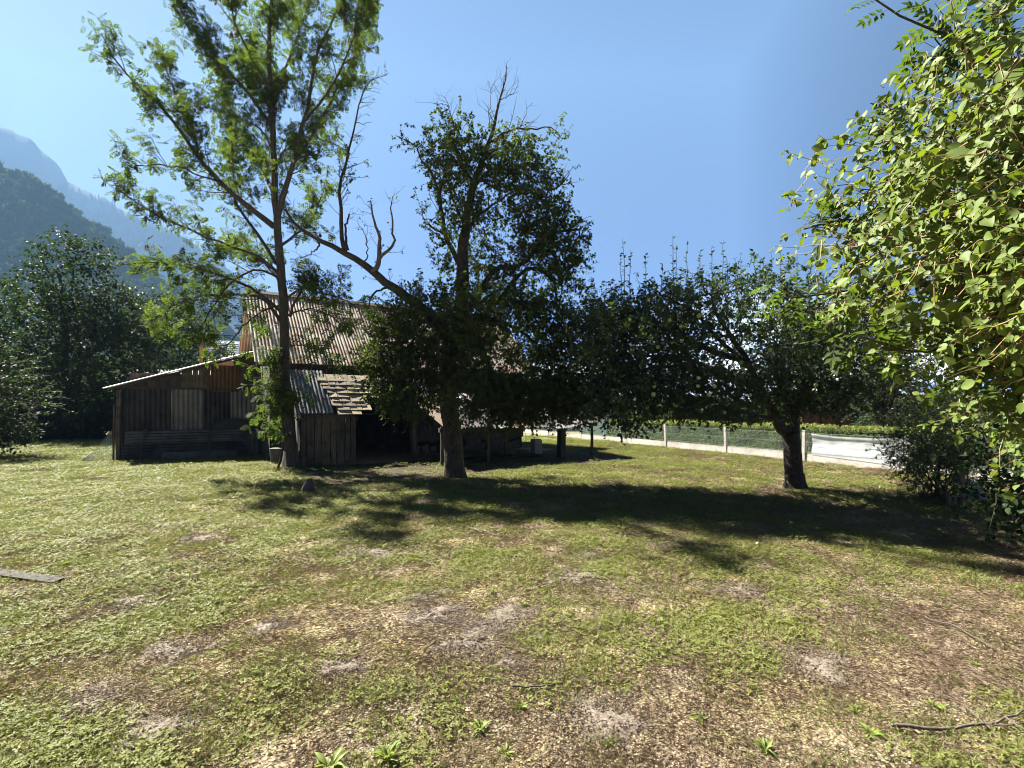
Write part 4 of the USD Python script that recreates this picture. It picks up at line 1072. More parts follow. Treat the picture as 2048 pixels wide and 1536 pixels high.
for px, py, y in [(1362, 653, 7.9), (1370, 651, 8.0), (1316, 694, 8.2), (1398, 632, 8.0), (1363, 682, 8.1), (1284, 775, 8.2), (1308, 773, 8.2), (1307, 788, 8.1), (1397, 756, 7.9), (1396, 772, 7.9), (1472, 748, 7.8), (1429, 773, 8.0), (1483, 725, 7.9), (1485, 738, 8.0), (1454, 800, 8.0),
                  (1475, 755, 8.2), (1418, 790, 7.9), (1449, 825, 8.1), (1420, 670, 8.0), (1598, 763, 8.3), (1632, 770, 8.5), (1340, 640, 8.1), (1540, 700, 8.0), (1500, 790, 8.0), (1265, 700, 8.3), (1450, 700, 7.8)]:
    v, f = apple_mesh(.036 * r.uniform(.85, 1.1))
    part(apple, "apple", (v + P(px, py, y) - QB, f), M["apple"], True)
r = rngs(304)
for k in range(12):
    x_, y_ = QB[0] + r.normal(.4, 2.0), QB[1] - 2.6 + r.normal(0, 1.5)
    t = thing("fallen_apple", "pale green windfall apple lying in the shaded grass under the apple tree", "apple", (x_, y_, gz(x_, y_) + .03), r.uniform(0, 360), "windfall apples under the tree")
    v, f = apple_mesh(.026 * r.uniform(.85, 1.15)); a = r.uniform(.6, 2.2)
    part(t, "fruit", (np.stack([v[:, 0], v[:, 1] * math.cos(a) - v[:, 2] * math.sin(a), v[:, 1] * math.sin(a) + v[:, 2] * math.cos(a)], 1), f), M["apple"], True)


# background trees ---------------------------------------------------------------
def leafy_tree(name, label, loc, lobes, mat, rng, leaf=(.1, .16), npt=9, trunk=(.25, .12), seed=0, group=None, shape=RHOMB):
    loc = np.asarray(loc, float)
    t = thing(name, label, "tree", loc, 0, group)
    cs = [loc + np.array([c[0], c[1], c[2]]) for c, _, _ in lobes]
    top = np.mean(cs, axis=0)
    top[2] = max(c[2] for c in cs)
    tr = limb([loc - [0, 0, .05], (loc * [1, 1, 0] + top * [0, 0, 1] * .35), top], trunk[0], trunk[1] * .4, 12, .03, rng)
    part(t, "trunk", MB().add(tube(tr[0], tr[1], 9)).get(loc), M["bark_apple"], True)
    LB = [limb([tr[0][3], (tr[0][4] + c) / 2 + [0, 0, .3], c, c + (c - tr[0][5]) * .25], trunk[1], .02, 10, .04, rng) for c in cs]
    bark(t, "limbs", LB, M["bark_apple"], 6, loc)
    tw = [lobe(c, q[1], q[2], rng, (leaf[1] * 3, leaf[1] * 7), .5, .42, seed + i) for i, (c, q) in enumerate(zip(cs, lobes))]
    C = np.concatenate([a for a, _ in tw]); R = np.concatenate([b for _, b in tw])
    p, d, nn = on_twigs(C, npt, rng, .05, .85, .3, nj=.6)
    part(t, "branches", tubes_off(C, R * 1.6, loc), M["twig"], True)
    leaf_part(t, "crown", [leaves(p, d, nn, rng.uniform(*leaf, len(p)), shape)], mat, loc)
    return t


def tubes_off(C, R, loc):
    v, f = tubes(C, R, 3)
    return v - loc, f


r = rngs(404)
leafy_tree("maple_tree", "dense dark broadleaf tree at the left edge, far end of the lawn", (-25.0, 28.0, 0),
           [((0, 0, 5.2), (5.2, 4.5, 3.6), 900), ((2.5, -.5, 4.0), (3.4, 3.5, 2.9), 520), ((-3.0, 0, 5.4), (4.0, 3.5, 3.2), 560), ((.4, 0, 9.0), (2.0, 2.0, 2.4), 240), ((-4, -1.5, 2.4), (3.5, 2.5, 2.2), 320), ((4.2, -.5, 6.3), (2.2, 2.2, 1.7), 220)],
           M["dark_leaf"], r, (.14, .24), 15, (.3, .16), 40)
leafy_tree("linden_tree", "smaller dark tree behind the outbuilding, between the maple and the ash", (-26.5, 39.0, 0),
           [((0, 0, 5.5), (3.6, 3, 3.2), 480), ((2.2, 0, 3.6), (2.8, 2.8, 2.6), 320), ((-1, 0, 8.2), (2.6, 2.4, 2.2), 280), ((4.6, 0, 3.0), (2.2, 2.2, 2.4), 240)], M["dark_leaf"], r, (.18, .28), 13, (.25, .14), 50)
leafy_tree("hazel_tree", "sunlit leafy tree beyond the hedge, behind the dogwood", (12.2, 16.6, 0),
           [((0, 0, 3.9), (2.4, 2.0, 2.0), 700), ((-1.6, 0, 3.0), (1.5, 1.5, 1.4), 300), ((1.7, 0, 3.0), (1.8, 1.6, 1.8), 380), ((.2, -.6, 2.0), (2.0, 1.2, .9), 280)], M["apple_leaf"], r, (.07, .11), 9, (.16, .09), 60)
leafy_tree("small_tree", "small yellow-green tree beyond the hedge, seen under the apple tree", (7.6, 26.5, 0),
           [((0, 0, 2.2), (1.1, 1.1, 1.5), 260), ((-.6, 0, 1.4), (.9, .9, .9), 120)], M["hedge_leaf"], r, (.07, .12), 10, (.08, .05), 66)
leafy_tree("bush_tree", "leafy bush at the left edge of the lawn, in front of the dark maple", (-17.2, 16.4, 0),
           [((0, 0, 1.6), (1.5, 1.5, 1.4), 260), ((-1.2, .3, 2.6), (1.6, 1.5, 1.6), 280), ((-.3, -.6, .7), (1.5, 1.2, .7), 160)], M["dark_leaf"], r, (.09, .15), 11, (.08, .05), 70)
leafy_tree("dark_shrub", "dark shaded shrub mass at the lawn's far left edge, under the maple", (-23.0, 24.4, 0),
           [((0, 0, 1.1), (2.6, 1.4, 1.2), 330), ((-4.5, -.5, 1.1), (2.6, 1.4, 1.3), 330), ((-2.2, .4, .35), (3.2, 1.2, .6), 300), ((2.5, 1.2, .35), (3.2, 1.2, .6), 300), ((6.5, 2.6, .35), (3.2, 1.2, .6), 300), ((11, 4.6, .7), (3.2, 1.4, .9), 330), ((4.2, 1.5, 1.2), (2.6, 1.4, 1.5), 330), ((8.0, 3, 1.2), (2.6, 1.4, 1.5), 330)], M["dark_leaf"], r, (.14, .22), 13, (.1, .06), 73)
q = np.concatenate([np.stack([r.uniform(-75, -22, 260), r.uniform(44, 66, 260)], 1), np.stack([r.uniform(-22, 85, 330), r.uniform(42, 60, 330)], 1)])
s_ = np.where(q[:, 0] < -22, r.uniform(4, 7, len(q)), r.uniform(1.6, 2.9, len(q)))
instancer("/World/field_hedgerow", [(blob(rngs(k + 9), 260, .36), M["dark_leaf"]) for k in range(3)], np.stack([q[:, 0], q[:, 1], s_ * .3], 1), yaw(len(q), r), np.stack([s_, s_, s_], 1), r.integers(0, 3, len(q)), label="distant belt of low trees and hedgerow beyond the gardens", cat="hedgerow")
# fir
fb = np.array([15.0, 19.6, 0.0])
fir = thing("fir_tree", "dark green fir with flat drooping branches beyond the hedge, near the cabin", "tree", fb)
part(fir, "trunk", tube([[0, 0, 0], [.03, 0, 3], [0, 0, 6.3]], [.16, .11, .02], 9), M["bark_apple"], True)
mb, mbb = MB(), MB()
for k in range(95):
    z = .5 + 5.6 * (k / 95) ** .9
    ln = (2.0 * (1 - z / 6.6) + .15) * r.uniform(.8, 1.1)
    a = k * 2.4 + r.normal(0, .2)
    d = np.array([math.cos(a), math.sin(a), 0])
    c = resample([[0, 0, z], d * ln * .5 + [0, 0, z + .05], d * ln + [0, 0, z - .28 * ln]], 8)
    mbb.add(tube(c, np.linspace(.022, .004, 8), 4))
    m_ = int(55 * ln) + 8
    tq = r.uniform(.12, 1, m_); i_ = np.minimum((tq * 7).astype(int), 6)
    p = c[i_] + (c[i_ + 1] - c[i_]) * (tq * 7 - i_)[:, None]
    side = np.cross(d, [0, 0, 1.0]) * np.where(r.random(m_) < .5, 1, -1)[:, None]
    mb.add(leaves(p, unit(side * .8 + d * .6 + [0, 0, -.15] + r.normal(0, .15, p.shape)), np.tile([0, 0, 1.0], (m_, 1)) + r.normal(0, .25, p.shape), (.30 * (1 - .6 * tq) + .08) * r.uniform(.7, 1.2, m_), NARROW))
part(fir, "branches", mbb.get(), M["twig"], True)
part(fir, "crown", mb.get(), M["fir_needle"], kind="stuff")

# shrub at the right with post, rack and plastic ----------------------------------
r = rngs(505)
sb = np.array([7.75, 9.1, 0.0])
t = thing("shrub", "round dark green shrub beside the old post, right edge of the lawn", "shrub", sb)
tw = [lobe(sb + c, q, n_, r, (.2, .45), .4, .4, i + 80) for i, (c, q, n_) in enumerate((((-.15, .1, .95), (.72, .7, .6), 420), ((.35, .1, 1.15), (.7, .6, .5), 300), ((-.1, -.05, .5), (.6, .5, .5), 260)))]
C = np.concatenate([a for a, _ in tw]); R = np.concatenate([b for _, b in tw])
st = [limb([sb + [r.normal(0, .1), r.normal(0, .1), 0], sb + [r.normal(0, .25), r.normal(0, .2), .6], sb + [r.normal(0, .5), r.normal(0, .4), 1.2]], .015, .005, 8, .01, r) for _ in range(14)]
bark(t, "stems", st, M["twig"], 5, sb)
part(t, "branches", tubes_off(C, R, sb), M["twig"], True)
p, d, nn = on_twigs(C, 9, r, .05, .9, .2)
leaf_part(t, "foliage", [leaves(p, d, nn, r.uniform(.035, .06, len(p)), RHOMB)], M["hedge_leaf"], sb)
t = thing("wooden_post", "rotten brown wooden post standing in front of the round shrub", "post", (7.72, 8.65, 0))
part(t, "post_wood", MB().add(flare([0, 0, -.03], [.02, .0, .78], .085, .075, r, 4, 12, 8, .15, .1)).add(prism([[.06, -.03, .78], [-.05, -.05, .79], [-.04, .05, .8]], [0, 0, .06])).get(), M["wood2"], 40)
t = thing("garden_stake", "thin pale stake beside the rotten wooden post", "stake", (7.83, 8.6, 0))
part(t, "stake_wood", tube([[0, 0, -.02], [.01, 0, .4], [0, 0, .72]], .012, 6), M["dead_wood"])
t = thing("wooden_rack", "low rack of two wooden stubs and thin rails at the post's foot", "rack", (7.4, 8.45, 0))
for x_ in (-.02, .07):
    part(t, "stub", tube([[x_, 0, -.02], [x_ + .01, .01, .10], [x_, 0, .18 + .03 * x_]], [.036, .032, .034], 8), M["dead_wood"], 40)
for k in range(3):
    part(t, "rail", tube([[.0, -.03 + .06 * k, .17], [.18, -.02 + .05 * k, .18], [.36, -.03 + .05 * k, .13 - .02 * k]], .011, 6), M["dead_wood"])
t = thing("plastic_sheet", "crumpled bluish plastic sheet behind the wooden post", "sheet", (8.3, 8.95, 0))
a_, b_ = np.meshgrid(np.linspace(0, 1, 24), np.linspace(0, 1, 20), indexing="ij")
q = np.stack([a_ * 3, b_ * 3, 0 * a_], -1)
V = np.stack([-.3 + a_ * .62 + .12 * (meshkit.fbm(q * 1.7 + 9, 4, 6) - .5), .25 * b_ + .3 * (meshkit.fbm(q * 1.6, 5, 2) - .5), .02 + .36 * b_ * (.45 + .5 * np.abs(np.sin(a_ * 5 + 1))) + .22 * (meshkit.fbm(q * 1.6 + 5, 5, 4) - .5) * b_], -1)
i_, j_ = np.meshgrid(np.arange(23), np.arange(19), indexing="ij"); q = i_ * 20 + j_
part(t, "sheet", (V.reshape(-1, 3), np.stack([q, q + 20, q + 21, q + 1], -1).reshape(-1, 4)), M["plastic"], True)

r = rngs(515)
ub = np.array([6.3, 5.6, 0.0])
t = thing("undergrowth_shrub", "leafy undergrowth with shade painted into its dark leaf colour, at the lower right edge, beneath the sunlit dogwood", "shrub", ub)
tw = [lobe(ub + c, q, n_, r, (.2, .5), .35, .4, i + 180) for i, (c, q, n_) in enumerate((((-.1, .1, 1.0), (.95, .8, .95), 520), ((.6, -.2, 1.9), (.9, .8, .8), 330), ((.3, -.9, .8), (.8, .7, .8), 300)))]
C = np.concatenate([a for a, _ in tw]); R = np.concatenate([b for _, b in tw])
st = [limb([ub + [r.normal(0, .2), r.normal(0, .2), 0], ub + [r.normal(0, .35), r.normal(0, .3), .9], ub + [r.normal(0, .6), r.normal(0, .5), 2.0]], .022, .006, 8, .02, r) for _ in range(12)]
bark(t, "stems", st, M["twig"], 6, ub)
part(t, "branches", tubes_off(C, R, ub), M["twig"], True)
p, d, nn = on_twigs(C, 8, r, .05, .9, .3, bias=(-.4, -.2, .8), nj=.5)
part(t, "foliage", MB().add(leaves(p, d, nn, r.uniform(.045, .085, len(p)), OVATE)).get(ub), M["dark_leaf"], True, kind="stuff")  # tree shade over this corner is put into the dark leaf colour

# dogwood, right foreground ------------------------------------------------------
r = rngs(606)
DB = np.array([5.4, 3.9, 0.0])
dog = thing("dogwood_shrub", "large dogwood with broad sunlit yellow-green leaves filling the right edge", "shrub", DB)
lobs = (((4.3, 4.1, 3.35), (1.75, 1.4, 1.35), 900), ((5.1, 3.9, 4.6), (1.5, 1.3, 1.25), 520), ((4.9, 4.0, 2.25), (1.25, 1.2, .95), 560), ((5.7, 4.6, 1.3), (.7, .8, .7), 150), ((3.45, 2.8, 2.55), (.65, .6, .65), 160), ((3.75, 3.3, 3.0), (.95, .8, .9), 360))
tw = []
for i, (c, q, n_) in enumerate(lobs):
    C, R = lobe(c, q, int(n_ * 1.25), r, (.25, .6), .35, .38, 90 + i, 5)
    tw.append((C, R))
st = []
for c, q, n_ in lobs:
    for k in range(4):
        e = np.array(c) + r.normal(0, .45, 3) * np.array(q)
        st.append(limb([DB + [r.normal(0, .25), r.normal(0, .25), 0], DB * .55 + e * .45 + [0, 0, .9], e, e + unit(e - DB) * .6], .028, .006, 12, .015, r))
bark(dog, "stems", st, M["red_stem"], 7, DB)
C = np.concatenate([a for a, _ in tw]); R = np.concatenate([b for _, b in tw])
part(dog, "branches", tubes_off(C, R, DB), M["red_stem"], True)
sun_side = np.array([-.85, -.14, .52])
p, d, nn = on_twigs(C, 9.0, r, .05, .9, .4, bias=sun_side, nj=.52)
d = d - .7 * (d * unit(nn)).sum(1, keepdims=True) * unit(nn)
sz_ = np.clip(r.lognormal(-2.68, .24, len(p)), .035, .11)
near_order = np.argsort(np.linalg.norm(p - [0, 0, H], axis=1) / sz_)
vis = near_order[:300]
rest = near_order[300:]
for i in vis:
    v, f = leaves(p[i:i + 1], d[i:i + 1], nn[i:i + 1], sz_[i:i + 1], OVATE)
    part(dog, "leaf", (v - DB, f), M[f"dogwood_leaf"], True)
part(dog, "foliage", MB().add(leaves(p[rest], d[rest], nn[rest], sz_[rest], OVATE)).get(DB), M["dogwood_leaf"], True, kind="stuff")
mb = MB()
bp = C[r.choice(len(C), 90, replace=False), -1]
for q in bp:
    for k in range(7):
        v, f = apple_mesh(.0048, 6)
        mb.add((v + q + r.normal(0, .014, 3), f))
part(dog, "berries", mb.get(DB), M["berry"], True, kind="stuff")

# young ash behind and above the dogwood
r = rngs(707)
YB = np.array([6.9, 5.4, 0.0])
ya = thing("ash_tree", "young ash whose long branches reach over and through the dogwood, top right", "tree", YB)
tk = limb([YB, [6.7, 5.3, 2.5], [6.5, 5.1, 5.0], [6.3, 5.0, 8.0]], .09, .03, 16, .02, r)
L = [limb(q, a, .006, 14, .012, r) for q, a in (
    ([[6.4, 5.1, 5.4], [5.4, 4.9, 5.35], [4.5, 4.7, 5.1], [3.6, 4.5, 5.15], [3.0, 4.4, 5.45]], .03),
    ([[6.4, 5.1, 5.2], [5.6, 4.8, 5.0], [4.6, 4.6, 5.05], [3.9, 4.5, 5.0]], .022),
    ([[6.4, 5.0, 6.0], [5.6, 4.8, 5.9], [4.9, 4.5, 5.7], [4.2, 4.4, 5.8]], .025),
    ([[6.5, 5.2, 4.6], [5.4, 4.9, 4.6], [4.3, 4.6, 4.4], [3.4, 4.5, 4.35]], .022),
    ([[6.6, 5.3, 3.6], [5.2, 5.0, 3.7], [3.8, 4.7, 3.5], [2.7, 4.6, 3.35]], .024),
    ([[6.6, 5.3, 3.0], [5.0, 5.0, 3.1], [3.6, 4.8, 2.85], [2.55, 4.7, 2.7]], .022),
    ([[6.6, 5.3, 2.6], [5.0, 4.8, 2.4], [3.6, 4.4, 2.2], [2.75, 4.3, 2.35]], .02),
    ([[6.7, 5.3, 1.9], [5.4, 4.4, 1.95], [4.2, 4.0, 1.9], [3.5, 4.0, 1.95]], .02),
    ([[6.3, 5.0, 6.5], [5.8, 4.6, 7.0], [5.2, 4.3, 7.2]], .02),
    ([[5.0, 4.8, 4.5], [4.2, 4.6, 4.9], [3.8, 4.5, 5.0]], .014))]
part(ya, "trunk", MB().add(tube(tk[0], tk[1], 10)).get(YB), M["bark_ash"], True)
bark(ya, "branch", L, M["twig"], 6, YB)
S, SR = stack(L)
C1, R1 = children(S, SR, 2.6, (.25, .7), (.4, .9), r, up=.15, noise=.06, tmin=.35)
part(ya, "twigs", MB().add(tubes(C1, R1, 4)).get(YB), M["twig"], True)
sets = []
for C, npt in ((C1, 3.5), (S[:, 6:], 6.0)):
    p, d, nn = on_twigs(C, npt, r, .3, .75, .3, nj=.35, bias=SUN * .5 + [0, 0, .5])
    sets.append(leaves(p, d, nn, r.uniform(.22, .34, len(p)), PINNATE))
leaf_part(ya, "crown", sets, M["ash_leaf"], YB)
p, d, nn = on_twigs(C1[C1[:, -1, 2] > 4.3], .8, r, .6)
leaf_part(ya, "seed_clusters", [leaves(p, unit(r.normal(size=p.shape) * [1, 1, .1]), np.tile([0, 0, 1.0], (len(p), 1)), r.uniform(.12, .2, len(p)), KEYS)], M["ash_key"], YB)

# ------------------------------------------------------------------ ground cover
r = rngs(808)
TREFOIL = []
_v, _f = [], []
for k in range(3):
    a = k * 2 * np.pi / 3
    d = np.array([math.cos(a), math.sin(a), .12]); w = np.array([-math.sin(a), math.cos(a), 0])
    q = [d * .02, d * .3 + w * .26, d * .85 + w * .34, d * 1.0, d * .85 - w * .34, d * .3 - w * .26]
    b0 = len(_v); _v += q
    _f += [[b0, b0 + i, b0 + i + 1] for i in range(1, 5)]
TREFOIL = (np.array(_v), np.array(_f)[:, ::-1])


def clover_patch(rng, n=46, rad=.17, sz=(.010, .020)):
    a, q = rng.uniform(0, 6.28, n), rad * np.sqrt(rng.random(n))
    p = np.stack([q * np.cos(a), q * np.sin(a), rng.uniform(.012, .05, n) * (1 - .5 * q / rad)], 1)
    d = np.stack([np.cos(a * 5), np.sin(a * 5), rng.normal(0, .2, n)], 1)
    nn = np.tile([0, 0, 1.0], (n, 1)) + rng.normal(0, .38, (n, 3)) + SUN * .3
    m = MB().add(leaves(p, d, nn, rng.uniform(*sz, n), TREFOIL))
    ft = p * [1, 1, 0] + rng.normal(0, .006, p.shape) - [0, 0, .01]
    m.add(tubes(np.stack([ft, p], 1)[::2], np.full((len(p[::2]), 2), .0008), 3))
    return m.get()


def grass_patch(rng, n=60, rad=.14, h=(.03, .085), lean=.7):
    a, q = rng.uniform(0, 6.28, n), rad * np.sqrt(rng.random(n))
    p = np.stack([q * np.cos(a), q * np.sin(a), np.full(n, -.006)], 1)
    d = unit(np.stack([rng.normal(0, lean, n), rng.normal(0, lean, n), np.ones(n)], 1))
    ln = rng.uniform(*h, n)[:, None]
    w = unit(np.cross(d, rng.normal(size=(n, 3)))) * rng.uniform(.0011, .0022, (n, 1))
    out = d * [1, 1, 0] + np.array([0, 0, -.35])
    m_ = p + d * ln * .6
    e = p + d * ln + out * ln * .35
    V = np.stack([p - w, p + w, m_ + w, m_ - w, e], 1).reshape(-1, 3)
    f = np.array([[0, 1, 2], [0, 2, 3], [3, 2, 4]])
    return V, (f[None] + (np.arange(n) * 5)[:, None, None]).reshape(-1, 3)


def litter_patch(rng, n=95, rad=.2):
    a, q = rng.uniform(0, 6.28, n), rad * np.sqrt(rng.random(n))
    p = np.stack([q * np.cos(a), q * np.sin(a), rng.uniform(.002, .014, n)], 1)
    an = rng.uniform(0, 6.28, n)
    d = np.stack([np.cos(an), np.sin(an), rng.normal(0, .18, n)], 1)
    nn = np.tile([0, 0, 1.0], (n, 1)) + rng.normal(0, .4, (n, 3))
    k = n * 3 // 4
    thin = (NARROW[0] * [1, .20, 1], NARROW[1])
    m = MB().add(leaves(p[:k], d[:k], nn[:k], rng.uniform(.018, .06, k), thin))
    m.add(leaves(p[k:], d[k:], nn[k:], rng.uniform(.008, .020, n - k), RHOMB))
    return m.get()


def pebble_patch(rng, n=40, rad=.16):
    m = MB()
    for _ in range(n):
        q = rad * math.sqrt(rng.random()); a = rng.uniform(0, 6.28); s_ = rng.uniform(.003, .009)
        v = unit(np.array([[1, 0, 0], [-1, 0, 0], [0, 1, 0], [0, -1, 0], [0, 0, 1], [0, 0, -1]]) + rng.normal(0, .25, (6, 3))) * s_ * [1, 1, .6]
        f = np.array([[0, 2, 4], [2, 1, 4], [1, 3, 4], [3, 0, 4], [2, 0, 5], [1, 2, 5], [3, 1, 5], [0, 3, 5]])
        m.add((v + [q * math.cos(a), q * math.sin(a), .002], f))
    return m.get()


def field(n, y0, y1, power):
    """Points on the lawn between depths y0 and y1, denser near the camera as the power grows."""
    u = r.random(n)
    y = (y0 ** (2 - power) + u * (y1 ** (2 - power) - y0 ** (2 - power))) ** (1 / (2 - power))
    x = r.uniform(-1, 1, n) * (1.13 * y + .8)
    return x, y


def green(x, y):
    q = np.stack([x * .55, y * .55, 0 * x], -1)
    v = meshkit.fbm(q, 4, 17) * .5 + meshkit.fbm(q * 3.6, 3, 19) * .8 - .12
    v = v + .13 * np.clip(-x / 3.5, -1.6, 1) + .20 * np.clip((y - 4.5) / 5, -.6, 1) - .04
    for bx, by, br in bare:
        v = v - .42 * np.exp(-((x - bx) ** 2 + (y - by) ** 2) / (br * .8) ** 2)
    return v


def keep_out(x, y):
    u, v = (x - O[0]) * _c + (y - O[1]) * _s, -(x - O[0]) * _s + (y - O[1]) * _c
    inside = ((u > -.5) & (u < 8.9) & (v > 1.15)) | ((u > -4.35) & (u < 9) & (v > 4.95)) | ((u > 0) & (u < 3.2) & (v > .02))
    beyond = ((x - F0[0]) * FN[0] + (y - F0[1]) * FN[1]) > -.06
    return inside | beyond | (y > 30) | (np.hypot(x - PB[0], y - PB[1]) < .33) | (np.hypot(x - QB[0], y - QB[1]) < .22) | (np.hypot(x - AB[0], y - AB[1]) < .25)


def cover(name, label, protos, n, y0, y1, power, thr, soft, scale, cat, hi=None):
    x, y = field(n, y0, y1, power)
    g_ = green(x, y)
    if hi is not None:
        g_ = hi - g_
    uu_, vv_ = (x - O[0]) * _c + (y - O[1]) * _s, -(x - O[0]) * _s + (y - O[1]) * _c
    shade_strip = np.where((uu_ > -.2) & (uu_ < 9.6) & (vv_ > -3.7 + 1.2 * (meshkit.noise(np.stack([x, y, 0 * x], -1)) - .5)) & (vv_ < 3), .22, 1.0)  # thins the cover over the strip of painted shade before the barn
    ok = (r.random(n) < shade_strip * np.clip((g_ - thr) / soft, 0, 1)) & ~keep_out(x, y)
    x, y = x[ok], y[ok]
    s_ = r.uniform(*scale, len(x)) * np.clip(.75 + y * .055, .85, 2.0)
    pos = np.stack([x, y, gz(x, y) - .002], 1)
    path = numbered("/World", name)
    instancer(path, protos, pos, yaw(len(x), r), np.stack([s_, s_, s_ * r.uniform(.8, 1.2, len(x))], 1), r.integers(0, len(protos), len(x)), label=label, cat=cat)
    return len(x)


N = {}
N["clover"] = cover("clover", "low clover and creeping weeds covering the lawn", [(clover_patch(rngs(k)), M["clover_leaf"]) for k in range(5)], 24000, 1.7, 28, 1.15, .34, .55, (.7, 1.2), "clover")
N["grass"] = cover("grass", "short sparse grass blades over the whole lawn", [(grass_patch(rngs(20 + k)), M["grass_blade"]) for k in range(4)], 13000, 1.7, 28, 1.15, .10, .6, (.8, 1.3), "grass")
N["litter"] = cover("litter", "dry mown grass and leaf litter on the bare soil", [(litter_patch(rngs(40 + k)), M["straw"]) for k in range(4)], 24000, 1.7, 24, 1.2, .10, .4, (.8, 1.3), "leaf litter", hi=1.0)
pb = []
for bx, by, br in bare:
    for k in range(int(22 * br / .3)):
        a, q = r.uniform(0, 6.28), br * .85 * math.sqrt(r.random())
        pb.append([bx + q * math.cos(a), by + q * math.sin(a)])
pb = np.array(pb)
instancer("/World/gravel", [(pebble_patch(rngs(60 + k)), M["bare_earth"]) for k in range(3)], np.stack([pb[:, 0], pb[:, 1], gz(pb[:, 0], pb[:, 1]) + .012], 1), yaw(len(pb), r), np.ones((len(pb), 3)), r.integers(0, 3, len(pb)), label="fine pale grit on the bare patches of the lawn", cat="gravel")

# single weeds
BLADE = (np.array([[0, 0, 0], [.25, .06, .09], [.55, .13, .13], [.8, .12, .05], [1, 0, -.12], [.8, -.12, .05], [.55, -.13, .13], [.25, -.06, .09], [.55, 0, .10]]),
         np.array([[0, 8, 1], [1, 8, 2], [2, 8, 3], [3, 8, 4], [4, 8, 5], [5, 8, 6], [6, 8, 7], [7, 8, 0]])[:, ::-1])


def rosette(rng, n=11, size=.13, lift=.6, toothed=True):
    a = np.arange(n) * 2.4 + rng.normal(0, .2, n)
    d = np.stack([np.cos(a), np.sin(a), rng.uniform(.25, .25 + lift, n)], 1)
    v, f = BLADE
    out = MB()
    for i in range(n):
        vv = v.copy()
        if toothed:
            vv[1:4:2, 1] *= .6; vv[5:8:2, 1] *= .6
        out.add(leaves(np.zeros((1, 3)), d[i:i + 1], np.array([[0, 0, 1.0]]) + rng.normal(0, .25, (1, 3)), size * rng.uniform(.6, 1.1), (vv, f)))
    return out


r = rngs(909)
protos = []
W = [(960, 1452, 1.35), (915, 1400, .9), (1046, 1216, 1.0), (710, 1392, 1.1), (775, 1512, 1.7), (660, 1526, 2.0), (1372, 1262, .9), (1432, 1300, .9), (1868, 1425, 1.3), (1712, 1432, 1.0), (1040, 1410, 1.1), (985, 1195, .9), (1515, 1395, 1.1), (1400, 1440, 1.2),
     (1530, 1500, 1.3), (1740, 1480, 1.3), (770, 1130, .9), (1555, 1120, .9), (1290, 1100, .9), (1665, 1340, .9), (1245, 1370, .9), (870, 1215, .8), (480, 1160, .9), (310, 1105, 1.0), (280, 1112, .9), (130, 1135, 1.4), (365, 1180, .9), (570, 1230, .9), (1340, 1335, .9), (1010, 1500, 1.1),
     (1215, 1480, .9), (1620, 1270, .8), (1850, 1300, .8), (1950, 1330, .9), (1890, 1190, .9), (420, 1105, .9), (640, 1250, .8), (1140, 1235, .8)]
LAB = {0: "tallest dandelion tuft at the bottom of the lawn, long upright toothed leaves", 4: "darker big-leaved weed cut by the bottom edge, right of its pale neighbour", 5: "pale broad-leaved weed cut by the bottom edge, left of its neighbour", 25: "bright upright tuft of leaves beside the old plank on the left"}
first = {}
for i, (px, py, s_) in enumerate(W):
    y_ = H * F / (py - 812); x_ = (px - 1024) / F * y_
    kind = i % 4 if i not in LAB else 10 + i
    lab = LAB.get(i, "small leafy weed rosette standing in the mown lawn")
    grp = None if i in LAB else "weed rosettes in the lawn"
    t = thing("weed", lab, "weed", (x_, y_, gz(x_, y_) - .003), r.uniform(0, 360), grp)
    UsdGeom.Xformable(stage.GetPrimAtPath(t)).AddScaleOp().Set((s_, s_, s_))
    if kind not in first:
        first[kind] = t
        part(t, "leaves", rosette(rngs(70 + kind), 13 + kind % 4 * 2, .056, .5 + .35 * (kind % 3)).get(), M["weed_leaf"], True)
    else:
        pth = t + "/leaves"
        q = stage.DefinePrim(pth)
        q.GetReferences().AddInternalReference(first[kind] + "/leaves")

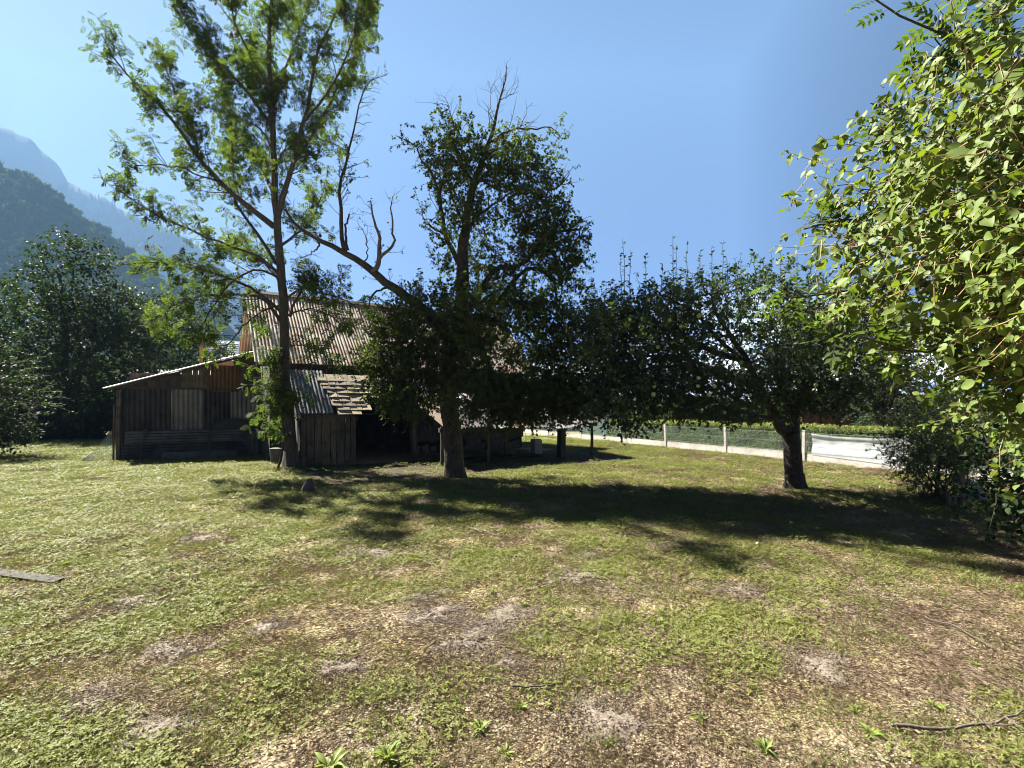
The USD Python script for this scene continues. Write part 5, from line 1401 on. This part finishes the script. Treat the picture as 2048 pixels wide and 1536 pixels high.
# plank, stone, fallen sticks
t = thing("plank", "old weathered plank lying on the grass at the left edge", "plank", (-5.05, 4.98, gz(-5.05, 4.98)), -16)
part(t, "plank_wood", box([0, 0, .02], [1.5, .10, .03], rngs(1), .008), M["bark_apple"])
part(t, "plank_wood", box([.05, .09, .012], [1.35, .05, .02], rngs(2), .006), M["wood0"])
t = thing("stone", "rough pointed stone standing on the lawn in front of the ash", "stone", (-4.02, 9.85, gz(-4.02, 9.85)))
q = unit(rngs(3).normal(size=(60, 3)))
import trimesh
hull = trimesh.convex.convex_hull(q * np.array([.12, .10, .17]) * (1 + .25 * rngs(4).normal(size=(60, 1))) * np.where(q[:, 2:] > 0, [.75, .75, 1], [1, 1, 1]) + [0, 0, .09])
part(t, "stone_body", (np.array(hull.vertices), np.array(hull.faces)), M["stone"])
r = rngs(911)


def stick(name, label, pxs, rad, forks):
    pts = []
    for px, py in pxs:
        y_ = H * F / (py - 812); x_ = (px - 1024) / F * y_
        pts.append([x_, y_, float(gz(x_, y_)) + .03])
    c0 = np.array(pts[0])
    t_ = thing(name, label, "stick", c0)
    mainp = limb(np.array(pts) - c0, rad, rad * .5, 12, .004, r)
    part(t_, "stem", tube(mainp[0], mainp[1], 6), M["dead_wood"], True)
    for k in range(forks):
        i_ = r.integers(3, 10); b0 = mainp[0][i_]; an = r.uniform(0, 6.28)
        part(t_, "side_twig", tube(resample([b0, b0 + [.12 * math.cos(an), .12 * math.sin(an), .02], b0 + [.26 * math.cos(an + .3), .26 * math.sin(an + .3), .03]], 6), [rad * .5, rad * .4, rad * .35, rad * .3, rad * .25, rad * .2], 5), M["dead_wood"])


stick("fallen_branch", "long thin fallen branch lying at the bottom right of the lawn", [(1785, 1474), (1880, 1476), (1985, 1470), (2060, 1440)], .010, 3)
stick("fallen_branch", "short dark twig on the bare soil at the bottom middle of the lawn", [(1025, 1378), (1075, 1376), (1122, 1364)], .006, 1)
stick("fallen_branch", "thin twig on the dry grass in the lawn's right half", [(1850, 1240), (1920, 1262), (1985, 1300)], .006, 1)
stick("fallen_branch", "slender pale straw-like twig right of the middle of the lawn", [(1725, 1355), (1780, 1385), (1810, 1400)], .004, 0)
print("counts", N)
import os
if os.environ.get("TRI"):
    print("tri", sum(len(UsdGeom.Mesh(p).GetFaceVertexCountsAttr().Get()) for p in stage.Traverse() if p.IsA(UsdGeom.Mesh)))
